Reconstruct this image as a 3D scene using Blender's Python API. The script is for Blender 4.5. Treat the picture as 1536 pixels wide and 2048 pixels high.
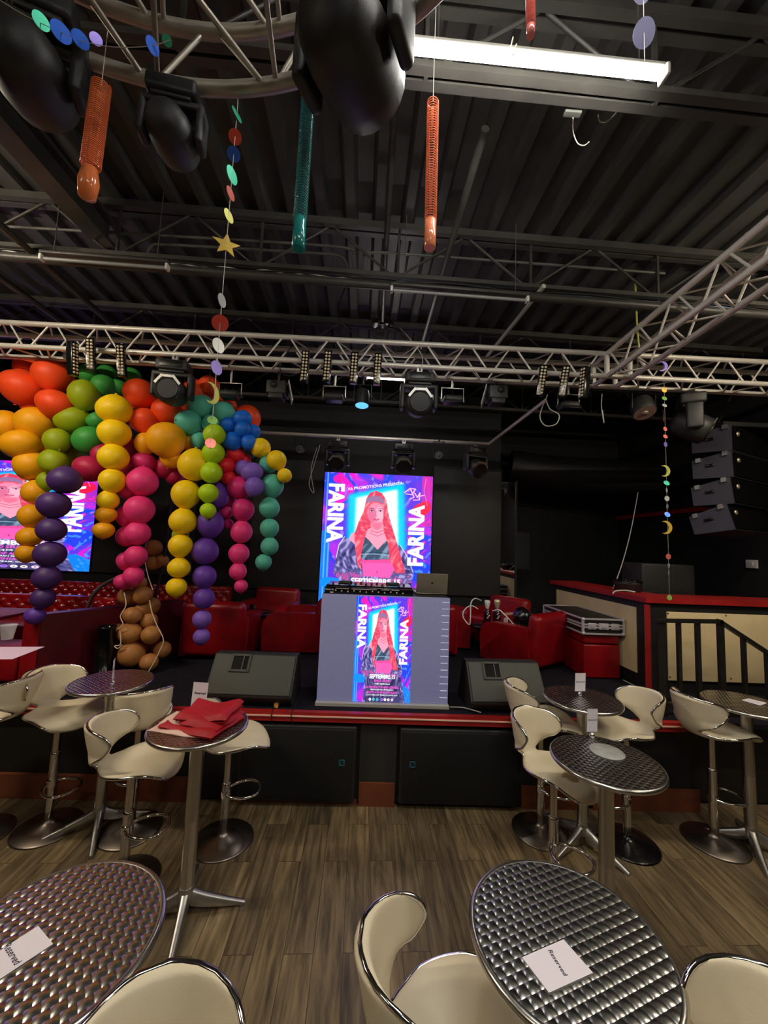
import bpy, bmesh, math, random
import numpy as np
from mathutils import Vector, Matrix, Euler, noise
from math import sin, cos, pi, radians, sqrt, atan2
random.seed(7)
for o in list(bpy.data.objects): bpy.data.objects.remove(o)
scene = bpy.context.scene
COL = scene.collection

# ------------------------------------------------------------------ camera
FPX, CAM_H = 770.0, 2.1
YAW, PITCH, ROLL = radians(1.4), radians(5.0), radians(2.25)
ROT = Matrix.Rotation(-YAW, 3, 'Z') @ Matrix.Rotation(pi/2 + PITCH, 3, 'X') @ Matrix.Rotation(ROLL, 3, 'Z')
cam_data = bpy.data.cameras.new('camera')
cam = bpy.data.objects.new('camera', cam_data); COL.objects.link(cam)
cam.location = (0, 0, CAM_H); cam.rotation_euler = ROT.to_euler()
cam_data.sensor_fit = 'HORIZONTAL'; cam_data.sensor_width = 36.0
cam_data.lens = 36.0 * FPX / 1536.0
cam_data.clip_start = 0.02
scene.camera = cam
# ------------------------------------------------------------------ world, exposure
w = bpy.data.worlds.new('world'); scene.world = w; w.use_nodes = True
w.node_tree.nodes['Background'].inputs[0].default_value = (0.9, 0.95, 1.0, 1)
w.node_tree.nodes['Background'].inputs[1].default_value = 0.0
vs = scene.view_settings
vs.view_transform = 'Standard'; vs.look = 'None'; vs.gamma = 1.0; vs.exposure = 0.66; vs.use_curve_mapping = False
TUBE = 30.0            # brightness of the lit fluorescent diffusers
WARM = (1.0, 0.86, 0.66); NEUTRAL = (1.0, 0.97, 0.90); COOL = (1.0, 0.98, 0.94)
# lit fluorescent fittings plus added fill lights: x, y, z, strength factor, colour, rotation, label
TUBES = [
 (0.67, 1.555, 4.30, 2.4, NEUTRAL, 1.6, 'lit white fluorescent fitting hanging under the ceiling at the upper right'),
 (-2.6, -0.9, 4.30, 3.2, WARM, 0, 'lit warm fluorescent fitting over the left of the bar tables'),
 (0.6, -1.3, 4.30, 4.2, NEUTRAL, 0, 'lit neutral fluorescent fitting over the middle of the room behind the tables'),
 (3.4, -0.6, 4.30, 2.6, WARM, 0, 'lit warm fluorescent fitting over the right of the bar tables'),
 (-3.6, 1.9, 4.20, 8.5, WARM, 0, 'added unseen warm fill light over the left end of the stage edge'),  # added out of view to light the stage and truss
 (3.7, 2.1, 4.20, 6.0, WARM, 0, 'added unseen warm fill light over the right end of the stage edge'),  # added on the right, also out of view, to light the stage
 (0.4, 0.75, 4.34, 2.2, NEUTRAL, 0, 'added unseen neutral fill light right above the near tables'),  # added above the view for more light from overhead
 (0.10, 4.75, 4.20, 1.8, NEUTRAL, 1.6, 'short lit fluorescent lamp just behind the silver truss over the stage'),
]

# ------------------------------------------------------------------ geometry helpers
def ray(px, py):
    return ROT @ Vector(((px-768)/FPX, -(py-1024)/FPX, -1.0))
def aY(px, py, Y):
    d = ray(px, py); return Vector((0, 0, CAM_H)) + d*(Y/d.y)
def aZ(px, py, z):
    d = ray(px, py); return Vector((0, 0, CAM_H)) + d*((z-CAM_H)/d.z)
def aX(px, py, X):
    d = ray(px, py); return Vector((0, 0, CAM_H)) + d*(X/d.x)
def ppm(p):                       # photograph pixels per metre at a place
    c = ROT.transposed() @ (Vector(p) - Vector((0, 0, CAM_H))); return FPX/-c.z

def lin(r, g, b):
    def f(c):
        c /= 255.0
        return c/12.92 if c <= 0.04045 else ((c+0.055)/1.055)**2.4
    return (f(r), f(g), f(b), 1.0)

class MB:
    """collects shapes; build() links them as ONE mesh object"""
    def __init__(s): s.v = []; s.f = []; s.sm = []
    def add(s, vs, fs, smooth=False, mat=None):
        n = len(s.v)
        if mat is not None: vs = [mat @ Vector(v) for v in vs]
        s.v += [tuple(v) for v in vs]
        for f in fs:
            s.f.append(tuple(i+n for i in f)); s.sm.append(smooth)
        return s
    def box(s, c, d, rot=None, mat=None):
        x, y, z = d[0]/2, d[1]/2, d[2]/2
        vs = [Vector((i*x, j*y, k*z)) for k in (-1, 1) for j in (-1, 1) for i in (-1, 1)]
        if rot is not None: vs = [rot @ v for v in vs]
        vs = [v + Vector(c) for v in vs]
        return s.add(vs, [(0,2,3,1),(4,5,7,6),(0,1,5,4),(2,6,7,3),(0,4,6,2),(1,3,7,5)], False, mat)
    def rbox(s, c, d, r=0.02, seg=3, rot=None, mat=None):
        bm = bmesh.new(); bmesh.ops.create_cube(bm, size=1.0)
        for v in bm.verts: v.co = Vector((v.co.x*d[0], v.co.y*d[1], v.co.z*d[2]))
        bmesh.ops.bevel(bm, geom=bm.edges[:], offset=min(r, min(d)*0.49), segments=seg, profile=0.5, affect='EDGES')
        bm.verts.index_update()
        vs = [v.co.copy() for v in bm.verts]; fs = [tuple(v.index for v in f.verts) for f in bm.faces]; bm.free()
        if rot is not None: vs = [rot @ v for v in vs]
        vs = [v + Vector(c) for v in vs]
        return s.add(vs, fs, True, mat)
    def tube(s, pts, r, n=8, closed=False, caps=True, mat=None):
        pts = [Vector(p) for p in pts]; k = len(pts)
        rs = r if isinstance(r, (list, tuple)) else [r]*k
        vs = []; up = None
        for i, p in enumerate(pts):
            if closed: t = pts[(i+1) % k] - pts[i-1]
            else: t = pts[min(i+1, k-1)] - pts[max(i-1, 0)]
            if t.length < 1e-9: t = Vector((0, 0, 1))
            t.normalize()
            if up is None:
                up = Vector((0, 0, 1)) if abs(t.z) < 0.9 else Vector((1, 0, 0))
            a = up - t*up.dot(t)
            if a.length < 1e-6:
                a = Vector((1, 0, 0)) - t*t.x
            a.normalize(); up = a; b = t.cross(a)
            for j in range(n):
                q = 2*pi*j/n; vs.append(p + (a*cos(q) + b*sin(q))*rs[i])
        fs = []
        for i in range(k if closed else k-1):
            for j in range(n):
                i2 = (i+1) % k; j2 = (j+1) % n
                fs.append((i*n+j, i*n+j2, i2*n+j2, i2*n+j))
        s.add(vs, fs, n > 4, mat)
        if caps and not closed:
            s.add(vs[:n], [tuple(range(n))[::-1]], False, mat); s.add(vs[-n:], [tuple(range(n))], False, mat)
        return s
    def lathe(s, prof, n=24, c=(0, 0, 0), rot=None, mat=None, smooth=True):
        vs = []; k = len(prof)
        for r, z in prof:
            for j in range(n):
                q = 2*pi*j/n; v = Vector((r*cos(q), r*sin(q), z))
                if rot is not None: v = rot @ v
                vs.append(v + Vector(c))
        fs = [(i*n+j, i*n+(j+1) % n, (i+1)*n+(j+1) % n, (i+1)*n+j) for i in range(k-1) for j in range(n)]
        s.add(vs, fs, smooth, mat)
        if prof[0][0] > 1e-5: s.add(vs[:n], [tuple(range(n))[::-1]], False, mat)
        if prof[-1][0] > 1e-5: s.add(vs[-n:], [tuple(range(n))], False, mat)
        return s
    def prism(s, poly, z0, z1, mat=None, smooth=False):
        n = len(poly)
        vs = [Vector((x, y, z0)) for x, y in poly] + [Vector((x, y, z1)) for x, y in poly]
        fs = [tuple(range(n))[::-1], tuple(range(n, 2*n))]
        s.add(vs, fs, False, mat)
        return s.add(vs, [(i, (i+1) % n, n+(i+1) % n, n+i) for i in range(n)], smooth, mat)
    def grid(s, rows, smooth=True, mat=None):
        n = len(rows[0]); vs = [p for r in rows for p in r]
        fs = [(i*n+j, i*n+j+1, (i+1)*n+j+1, (i+1)*n+j) for i in range(len(rows)-1) for j in range(n-1)]
        return s.add(vs, fs, smooth, mat)
    def build(s, name, mat, parent=None, loc=None, rotz=None):
        me = bpy.data.meshes.new(name); me.from_pydata(s.v, [], s.f)
        me.polygons.foreach_set('use_smooth', s.sm)
        if mat is not None: me.materials.append(mat)
        me.update()
        o = bpy.data.objects.new(name, me); COL.objects.link(o)
        if parent is not None: o.parent = parent
        if loc is not None: o.location = loc
        if rotz is not None: o.rotation_euler = (0, 0, rotz)
        return o

def fix_normals(o):
    bm = bmesh.new(); bm.from_mesh(o.data); bmesh.ops.recalc_face_normals(bm, faces=bm.faces[:]); bm.to_mesh(o.data); bm.free(); return o

def smooth_by_angle(o, ang=40):
    """soft shading with crisp edges above an angle"""
    me = o.data; bm = bmesh.new(); bm.from_mesh(me)
    bmesh.ops.remove_doubles(bm, verts=bm.verts[:], dist=1e-5)
    for f in bm.faces: f.smooth = True
    for e in bm.edges:
        if len(e.link_faces) == 2 and e.calc_face_angle(0) > radians(ang): e.smooth = False
    bm.to_mesh(me); bm.free(); return o

def tag(o, label=None, cat=None, group=None, kind=None):
    if label: o['label'] = label
    if cat: o['category'] = cat
    if group: o['group'] = group
    if kind: o['kind'] = kind
    return o
def thing(name, label, cat, loc=(0, 0, 0), rotz=0, group=None, rot=None):
    o = bpy.data.objects.new(name, None); COL.objects.link(o)
    o.empty_display_size = 0.1; o.location = loc
    o.rotation_euler = rot if rot is not None else (0, 0, rotz)
    return tag(o, label, cat, group)
def struct(name, mb, mat):
    o = mb.build(name, mat); o['kind'] = 'structure'; return o
def dup(root, loc, rotz, label, group=None):
    r = root.copy(); COL.objects.link(r); r.location = loc; r.rotation_euler = (0, 0, rotz)
    r['label'] = label
    if group: r['group'] = group
    for ch in list(root.children):
        c = ch.copy(); COL.objects.link(c); c.parent = r
        for g in list(ch.children):
            d = g.copy(); COL.objects.link(d); d.parent = c
    return r
def catmull(pts, n=8, closed=False):
    pts = [Vector(p) for p in pts]; k = len(pts); out = []
    for i in range(k if closed else k-1):
        p0 = pts[i-1] if (closed or i > 0) else pts[0]
        p1 = pts[i]; p2 = pts[(i+1) % k]
        p3 = pts[(i+2) % k] if (closed or i+2 < k) else pts[-1]
        for j in range(n):
            t = j/n
            out.append(0.5*((2*p1) + (p2-p0)*t + (2*p0-5*p1+4*p2-p3)*t*t + (3*p1-p0-3*p2+p3)*t*t*t))
    if not closed: out.append(pts[-1])
    return out
def text_mesh(body, size=1.0, bold=0.0, shear=0.0, spacing=1.0):
    """outline of a word as vertices and faces lying in the xy plane, centred"""
    cu = bpy.data.curves.new('word', 'FONT'); cu.body = body; cu.size = size
    cu.offset = bold; cu.shear = shear; cu.space_character = spacing
    cu.align_x = 'CENTER'; cu.align_y = 'CENTER'; cu.resolution_u = 3
    o = bpy.data.objects.new('word', cu); COL.objects.link(o)
    dg = bpy.context.evaluated_depsgraph_get(); dg.update()
    me = bpy.data.meshes.new_from_object(o.evaluated_get(dg))
    vs = [tuple(v.co) for v in me.vertices]; fs = [tuple(p.vertices) for p in me.polygons]
    bpy.data.objects.remove(o); bpy.data.curves.remove(cu); bpy.data.meshes.remove(me)
    return vs, fs

# ------------------------------------------------------------------ materials
def mat(name, col, rough=0.5, metal=0.0, spec=0.5, coat=0.0, emit=None, es=0.0, alpha=1.0, trans=0.0, sheen=0.0):
    m = bpy.data.materials.new(name); m.use_nodes = True
    b = m.node_tree.nodes['Principled BSDF']; I = b.inputs
    I['Base Color'].default_value = col if len(col) == 4 else (*col, 1)
    I['Roughness'].default_value = rough; I['Metallic'].default_value = metal
    I['Specular IOR Level'].default_value = spec; I['Coat Weight'].default_value = coat
    I['Coat Roughness'].default_value = 0.1
    I['Alpha'].default_value = alpha; I['Transmission Weight'].default_value = trans
    if emit: I['Emission Color'].default_value = emit; I['Emission Strength'].default_value = es
    return m
def nd(m, t, **kw):
    n = m.node_tree.nodes.new(t)
    for k, v in kw.items(): setattr(n, k, v)
    return n
def lk(m, a, b): m.node_tree.links.new(a, b)
def bsdf(m): return m.node_tree.nodes['Principled BSDF']
def noise_mat(name, c1, c2, scale=8, rough=0.5, metal=0.0, bump=0.0, bscale=120, stretch=(1, 1, 1), spec=0.5, detail=6, rough2=None, coat=0.0):
    """two-tone mottled surface with a fine bump"""
    m = mat(name, c1, rough, metal, spec, coat)
    tc = nd(m, 'ShaderNodeTexCoord'); mp = nd(m, 'ShaderNodeMapping'); mp.inputs['Scale'].default_value = stretch
    lk(m, tc.outputs['Object'], mp.inputs['Vector'])
    nz = nd(m, 'ShaderNodeTexNoise'); nz.inputs['Scale'].default_value = scale; nz.inputs['Detail'].default_value = detail
    lk(m, mp.outputs[0], nz.inputs['Vector'])
    cr = nd(m, 'ShaderNodeValToRGB'); cr.color_ramp.elements[0].color = c1; cr.color_ramp.elements[1].color = c2
    cr.color_ramp.elements[0].position = 0.35; cr.color_ramp.elements[1].position = 0.7
    lk(m, nz.outputs['Fac'], cr.inputs[0]); lk(m, cr.outputs[0], bsdf(m).inputs['Base Color'])
    if rough2 is not None:
        mr = nd(m, 'ShaderNodeMapRange'); mr.inputs['To Min'].default_value = rough; mr.inputs['To Max'].default_value = rough2
        lk(m, nz.outputs['Fac'], mr.inputs[0]); lk(m, mr.outputs[0], bsdf(m).inputs['Roughness'])
    if bump > 0:
        n2 = nd(m, 'ShaderNodeTexNoise'); n2.inputs['Scale'].default_value = bscale; n2.inputs['Detail'].default_value = 3
        lk(m, mp.outputs[0], n2.inputs['Vector'])
        bp = nd(m, 'ShaderNodeBump'); bp.inputs['Strength'].default_value = bump; bp.inputs['Distance'].default_value = 0.003
        lk(m, n2.outputs['Fac'], bp.inputs['Height']); lk(m, bp.outputs[0], bsdf(m).inputs['Normal'])
    return m

def floor_mat():
    m = mat('wood_look_planks', lin(90, 75, 58), 0.42)
    tc = nd(m, 'ShaderNodeTexCoord'); mp = nd(m, 'ShaderNodeMapping')
    mp.inputs['Rotation'].default_value = (0, 0, radians(90-1.8))
    lk(m, tc.outputs['Object'], mp.inputs['Vector'])
    br = nd(m, 'ShaderNodeTexBrick'); br.offset = 0.37; br.offset_frequency = 2
    br.inputs['Scale'].default_value = 1.0; br.inputs['Brick Width'].default_value = 0.92; br.inputs['Row Height'].default_value = 0.152
    br.inputs['Mortar Size'].default_value = 0.0016; br.inputs['Mortar Smooth'].default_value = 0.2; br.inputs['Bias'].default_value = 0.0
    br.inputs['Color1'].default_value = (0.0, 0, 0, 1); br.inputs['Color2'].default_value = (1, 1, 1, 1); br.inputs['Mortar'].default_value = (0.5, 0.5, 0.5, 1)
    lk(m, mp.outputs[0], br.inputs['Vector'])
    # long streaky grain, shifted per plank
    sc = nd(m, 'ShaderNodeMapping'); sc.inputs['Scale'].default_value = (1.6, 17, 1)
    ad = nd(m, 'ShaderNodeVectorMath'); ad.operation = 'ADD'
    ml = nd(m, 'ShaderNodeVectorMath'); ml.operation = 'SCALE'; ml.inputs['Scale'].default_value = 7.3
    lk(m, br.outputs['Color'], ml.inputs[0]); lk(m, mp.outputs[0], ad.inputs[0]); lk(m, ml.outputs[0], ad.inputs[1]); lk(m, ad.outputs[0], sc.inputs['Vector'])
    nz = nd(m, 'ShaderNodeTexNoise'); nz.inputs['Scale'].default_value = 1.7; nz.inputs['Detail'].default_value = 9; nz.inputs['Roughness'].default_value = 0.62; nz.inputs['Distortion'].default_value = 0.35
    lk(m, sc.outputs[0], nz.inputs['Vector'])
    cr = nd(m, 'ShaderNodeValToRGB'); e = cr.color_ramp.elements
    e[0].position = 0.26; e[0].color = lin(60, 50, 37); e[1].position = 0.78; e[1].color = lin(158, 141, 110)
    k = e.new(0.42); k.color = lin(97, 84, 63); k = e.new(0.58); k.color = lin(128, 112, 85)
    lk(m, nz.outputs['Fac'], cr.inputs[0])
    hs = nd(m, 'ShaderNodeMix', data_type='RGBA', blend_type='MULTIPLY'); hs.inputs['Factor'].default_value = 1.0
    tone = nd(m, 'ShaderNodeValToRGB'); tone.color_ramp.elements[0].color = (0.66, 0.64, 0.66, 1); tone.color_ramp.elements[1].color = (1.15, 1.1, 1.0, 1)
    lk(m, br.outputs['Color'], tone.inputs[0]); lk(m, cr.outputs[0], hs.inputs[6]); lk(m, tone.outputs[0], hs.inputs[7])
    mx = nd(m, 'ShaderNodeMix', data_type='RGBA'); lk(m, br.outputs['Fac'], mx.inputs['Factor'])
    lk(m, hs.outputs[2], mx.inputs[6]); mx.inputs[7].default_value = lin(48, 36, 28)
    lk(m, mx.outputs[2], bsdf(m).inputs['Base Color'])
    bp = nd(m, 'ShaderNodeBump'); bp.inputs['Strength'].default_value = 0.25; bp.inputs['Distance'].default_value = 0.002
    sb = nd(m, 'ShaderNodeMath', operation='SUBTRACT'); lk(m, nz.outputs['Fac'], sb.inputs[0]); lk(m, br.outputs['Fac'], sb.inputs[1])
    lk(m, sb.outputs[0], bp.inputs['Height']); lk(m, bp.outputs[0], bsdf(m).inputs['Normal'])
    return m

def engine_turned():
    """bar-table aluminium stamped with overlapping swirls, in rows of offset discs"""
    m = mat('swirled_aluminium', (0.60, 0.60, 0.58, 1), 0.24, 1.0)
    tc = nd(m, 'ShaderNodeTexCoord')
    sc = nd(m, 'ShaderNodeVectorMath', operation='MULTIPLY'); sc.inputs[1].default_value = (1/0.031, 1/0.027, 0)
    lk(m, tc.outputs['Object'], sc.inputs[0])
    sep = nd(m, 'ShaderNodeSeparateXYZ'); lk(m, sc.outputs[0], sep.inputs[0])
    def mth(op, a, b=None, c=None):
        n = nd(m, 'ShaderNodeMath', operation=op)
        for i, q in enumerate((a, b, c)):
            if q is None: continue
            if isinstance(q, (int, float)): n.inputs[i].default_value = q
            else: lk(m, q, n.inputs[i])
        return n.outputs[0]
    row = mth('FLOOR', sep.outputs[1]); fy = mth('FRACT', sep.outputs[1])
    half = mth('MULTIPLY', mth('MODULO', mth('ABSOLUTE', row), 2.0), 0.5)
    fx = mth('FRACT', mth('ADD', sep.outputs[0], half))
    dx = mth('SUBTRACT', fx, 0.5); dy = fy
    # each scale is a small dome: the surface tilts away from its own middle, with crisp borders
    cb = nd(m, 'ShaderNodeCombineXYZ'); lk(m, mth('MULTIPLY', dx, 0.52), cb.inputs[0]); lk(m, mth('MULTIPLY', mth('SUBTRACT', mth('ADD', dy, mth('MULTIPLY', mth('MULTIPLY', dx, dx), 1.2)), 0.6), 0.52), cb.inputs[1]); cb.inputs[2].default_value = 1.0
    vt = nd(m, 'ShaderNodeVectorTransform', vector_type='NORMAL', convert_from='OBJECT', convert_to='WORLD'); lk(m, cb.outputs[0], vt.inputs[0])
    gm = nd(m, 'ShaderNodeNewGeometry'); dt = nd(m, 'ShaderNodeVectorMath', operation='NORMALIZE'); lk(m, vt.outputs[0], dt.inputs[0])
    lk(m, dt.outputs[0], bsdf(m).inputs['Normal'])
    return m

def seat_mat():
    m = noise_mat('cream_vinyl', lin(232, 220, 192), lin(222, 208, 178), 5, 0.45, bump=0.12, bscale=260, spec=0.4)
    return m
def balloon_mat(name, c):
    m = mat(name, lin(*c), 0.5, 0, 0.35)
    I = bsdf(m).inputs
    I['Subsurface Weight'].default_value = 0.0
    return m

M = {}
M['floor'] = floor_mat()
M['deck'] = noise_mat('black_painted_deck', lin(64, 63, 60), lin(55, 54, 52), 3, 0.5, spec=0.4)
M['steel_black'] = noise_mat('black_painted_steel', lin(64, 62, 58), lin(54, 52, 49), 6, 0.45)
M['wall'] = noise_mat('black_wall', lin(21, 21, 21), lin(15, 15, 15), 2.5, 0.7, bump=0.1, bscale=40)
M['wall_panel'] = noise_mat('charcoal_panel', lin(46, 47, 45), lin(40, 41, 39), 3, 0.6)
M['carpet'] = noise_mat('stage_carpet', lin(34, 32, 40), lin(24, 23, 28), 40, 0.95, bump=0.5, bscale=300, spec=0.1)
M['red_paint'] = noise_mat('red_paint', lin(176, 34, 32), lin(150, 26, 26), 5, 0.45, bump=0.05)
M['black'] = noise_mat('matt_black', lin(24, 24, 24), lin(19, 19, 19), 10, 0.55, bump=0.05)
M['black_gloss'] = mat('gloss_black', lin(16, 16, 17), 0.18)
M['plastic_black'] = noise_mat('textured_black_plastic', lin(40, 40, 39), lin(34, 34, 33), 20, 0.5, bump=0.2, bscale=400)
M['grille'] = noise_mat('speaker_grille', lin(70, 71, 64), lin(62, 63, 57), 300, 0.55, bump=0.3, bscale=700)
M['grille_dark'] = noise_mat('dark_speaker_grille', lin(21, 22, 22), lin(16, 17, 17), 300, 0.6, bump=0.3, bscale=700)
M['truss'] = noise_mat('truss_aluminium', (0.80, 0.75, 0.68, 1), (0.70, 0.66, 0.60, 1), 9, 0.40, 0.35, rough2=0.5)
M['chrome'] = mat('chrome', (0.82, 0.82, 0.82, 1), 0.07, 1.0)
M['steel'] = noise_mat('brushed_steel', (0.62, 0.60, 0.57, 1), (0.52, 0.51, 0.48, 1), 14, 0.26, 1.0, stretch=(30, 30, 1))
M['case_trim'] = mat('bright_case_trim', lin(206, 200, 206), 0.35, 0.25)
M['cast'] = noise_mat('cast_aluminium', (0.55, 0.54, 0.52, 1), (0.46, 0.45, 0.43, 1), 30, 0.38, 1.0)
M['swirl'] = engine_turned()
M['cream'] = seat_mat()
M['leather'] = noise_mat('red_leather', lin(150, 12, 22), lin(124, 8, 18), 6, 0.34, bump=0.15, bscale=220, spec=0.5)
M['maroon'] = noise_mat('maroon_leather', lin(98, 10, 24), lin(82, 7, 20), 6, 0.4, bump=0.12, bscale=220)
M['cream_panel'] = noise_mat('cream_panel', lin(226, 204, 158), lin(212, 190, 146), 4, 0.5)
M['orange_base'] = noise_mat('terracotta_tile', lin(122, 64, 40), lin(108, 55, 35), 4, 0.5)
M['white'] = mat('white_paper', lin(236, 228, 236), 0.6)
M['white_plastic'] = mat('white_plastic', lin(232, 230, 226), 0.4)
M['ink'] = mat('dark_blue_ink', lin(30, 28, 60), 0.6)
M['glass'] = mat('clear_glass', (1, 1, 1, 1), 0.03, trans=1.0)
M['lens'] = mat('glass_lens', lin(22, 23, 24), 0.35, 0, 0.4)
M['led_off'] = noise_mat('dim_led_tiles', lin(112, 110, 134), lin(106, 104, 128), 30, 0.6)
bsdf(M['led_off']).inputs['Emission Color'].default_value = lin(120, 120, 160); bsdf(M['led_off']).inputs['Emission Strength'].default_value = 0.28
M['cable'] = mat('black_cable', lin(22, 22, 22), 0.5)
M['cable_pale'] = mat('pale_cable', lin(200, 196, 186), 0.5)
M['cable_blue'] = mat('blue_cable', lin(110, 150, 190), 0.5)
M['cable_yellow'] = mat('yellow_cord', lin(190, 190, 90), 0.5)
M['conduit'] = noise_mat('painted_conduit', lin(84, 84, 80), lin(70, 70, 66), 6, 0.5)
M['dull_white'] = mat('dull_white_enamel', lin(180, 178, 170), 0.5)
M['flag'] = mat('pale_barn_door', lin(214, 216, 226), 0.45)
M['ribbon'] = mat('curling_ribbon', lin(240, 220, 190), 0.3)
M['cloth_red'] = noise_mat('red_tablecloth', lin(186, 16, 36), lin(168, 12, 30), 8, 0.6, bump=0.1, bscale=500)
M['cloth_pale'] = mat('pale_lining', lin(236, 200, 184), 0.6)
M['diffuser_off'] = mat('unlit_tube', lin(150, 150, 150), 0.3)

# ================================================================== the room
SZ = 0.72                                     # stage height
CZ = 4.93                                     # underside of the roof deck
SKEW = radians(1.8)
struct('floor', MB().box((-1.4, 1.75, -0.05), (14.0, 12.5, 0.1)), M['floor'])
struct('wall_left', MB().box((-7.85, 2.0, 2.6), (0.3, 13, 5.4)), M['wall'])
struct('wall_right', MB().box((5.25, 2.0, 2.6), (0.3, 13, 5.4)), M['wall'])
struct('wall_rear', MB().box((-1.3, -4.4, 2.6), (13.4, 0.2, 5.4)), M['wall'])
struct('wall_back', MB().box((-1.3, 8.0, 2.6), (13.4, 0.2, 5.4)), M['wall'])
struct('wall_stage', MB().box((-2.8, 6.47, 2.55), (9.8, 0.2, 4.3)).box((2.04, 7.2, 2.55), (0.12, 1.4, 4.3)), M['wall'])
struct('trim_1', MB().box((5.06, 6.6, 2.86), (0.05, 2.6, 0.07)), M['red_paint'])

# corrugated roof deck, ribs running towards the stage
mb = MB(); pts = []; x = -8.0
while x < 8.0:
    pts += [(x, 0.0), (x+0.07, 0.0), (x+0.10, 0.06), (x+0.22, 0.06), (x+0.25, 0.0)]; x += 0.25
rows = [[Vector((p[0], y, CZ+p[1])) for p in pts] for y in (-4.6, 8.2)]
mb.grid(rows, False)
mb.box((0, 1.8, CZ+0.11), (16, 12.8, 0.08))
o = struct('ceiling', mb, M['deck']); o.rotation_euler = (0, 0, SKEW)

for y in (-1.3, 0.2, 1.72, 3.2, 4.7, 6.2):
    mb = MB()
    for dy in (-0.035, 0.035):
        mb.box((0, y+dy, CZ-0.03), (14, 0.05, 0.06)); mb.box((0, y+dy*0.9, 4.45), (14, 0.045, 0.035)); mb.box((0, y+dy*0.4, 4.47), (14, 0.008, 0.05))
    x = -7.0
    while x < 7.0:
        mb.tube([(x, y, 4.45), (x+0.6, y, CZ-0.04)], 0.011, 6); mb.tube([(x+0.64, y, CZ-0.04), (x+1.2, y, 4.45)], 0.011, 6)
        mb.box((x+0.02, y, 4.67), (0.02, 0.02, 0.48)); x += 1.2
    o = struct('ceiling_beam', mb, M['steel_black']); o.rotation_euler = (0, 0, SKEW)
# girder at the upper left and slanting braces
struct('ceiling_beam', MB().box((-2.43, 1.2, 4.80), (0.16, 4.0, 0.03)).box((-2.43, 1.2, 4.70), (0.03, 4.0, 0.2)).box((-2.43, 1.2, 4.60), (0.16, 4.0, 0.03)), M['steel_black'])
struct('ceiling_beam', MB().tube([(-2.86, 1.4, 4.40), (-2.98, 4.6, 4.40)], 0.028, 8), M['steel_black'])
struct('ceiling_beam', MB().tube([(-3.5, 2.4, 4.40), (-3.45, 5.4, 4.36)], 0.028, 8), M['steel_black'])

# conduits on the roof steel
def conduit(pts, r, label, m='conduit'):
    o = MB().tube(pts, r, 8).build('conduit', M[m]); return tag(o, label, 'pipe')
conduit([(0.02, 2.05, 4.75), (0.0, 3.4, 4.75), (0.0, 4.6, 4.72)], 0.022, 'black conduit running towards the stage under the middle of the roof', 'steel_black')
conduit([(0.57, 2.09, 4.62), (0.54, 2.92, 4.6), (0.50, 4.6, 4.58)], 0.026, 'grey slanting pipe on the roof to the right of the hanging orange spiral')
conduit([(1.40, 3.15, 4.42), (1.26, 4.6, 4.42)], 0.02, 'pale support channel running towards the truss behind the unlit fitting', 'dull_white')
conduit(catmull([(-3.6, 3.22, 4.74), (-1.2, 3.22, 4.74), (-0.36, 3.24, 4.74), (-0.29, 3.24, 4.66), (-0.28, 3.24, 4.54)], 8), 0.012, 'upper thin conduit along the second roof beam, bending down at a box')
conduit(catmull([(-2.1, 3.26, 4.5), (-2.08, 3.26, 4.66), (-1.9, 3.26, 4.69), (-0.7, 3.26, 4.69), (-0.42, 3.26, 4.68), (-0.34, 3.26, 4.6), (-0.34, 3.26, 4.52)], 8), 0.012, 'lower thin conduit along the second roof beam, bent down at both ends')
conduit(catmull([(2.6, 3.3, 4.72), (0.4, 3.25, 4.72), (-0.12, 3.24, 4.71), (-0.2, 3.24, 4.64), (-0.2, 3.24, 4.52)], 8), 0.012, 'thin conduit running right from the roof junction box')
tag(MB().rbox((-0.27, 3.25, 4.50), (0.16, 0.07, 0.08), 0.01).build('junction_box', M['conduit']), 'grey junction box where the thin conduits meet on the roof beam', 'box')

# pipe with cable bundles along the second beam
p0, p1 = Vector((-5.2, 3.02, 4.365)), Vector((4.9, 3.34, 4.365))
tag(MB().tube([p0, p1], 0.036, 10).build('cable_pipe', M['steel_black']), 'long black pipe carrying cables under the second roof beam', 'pipe')
def along(t, dy=0, dz=0): return p0.lerp(p1, t) + Vector((0, dy, dz))
random.seed(3)
for k, (m, t0, t1, lab) in enumerate([('cable_pale', 0.0, 1.0, 'pale cable lying along the black roof pipe from end to end'),
                                 ('cable_blue', 0.3, 0.92, 'blue cable lying along the right half of the black roof pipe'),
                                 ('cable_pale', 0.2, 0.5, 'short pale cable strapped to the left of the black roof pipe'),
                                 ('cable', 0.0, 1.0, 'black cable lying along the black roof pipe')]):
    n = 40; pts = [along(t0+(t1-t0)*i/n, -0.012*(k-1.5), 0.040 + 0.010*sin(i*1.3+k) + 0.006*random.random()) for i in range(n+1)]
    tag(MB().tube(catmull(pts, 3), 0.006, 5).build('cable', M[m]), lab, 'cable')
tag(MB().tube(catmull([(2.32, 3.3, 4.62), (2.33, 3.3, 4.2), (2.36, 3.32, 4.0)], 6), 0.008, 6).build('cord', M['cable_yellow']), 'yellow cord hanging from the roof just left of the right truss corner', 'cord')

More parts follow.
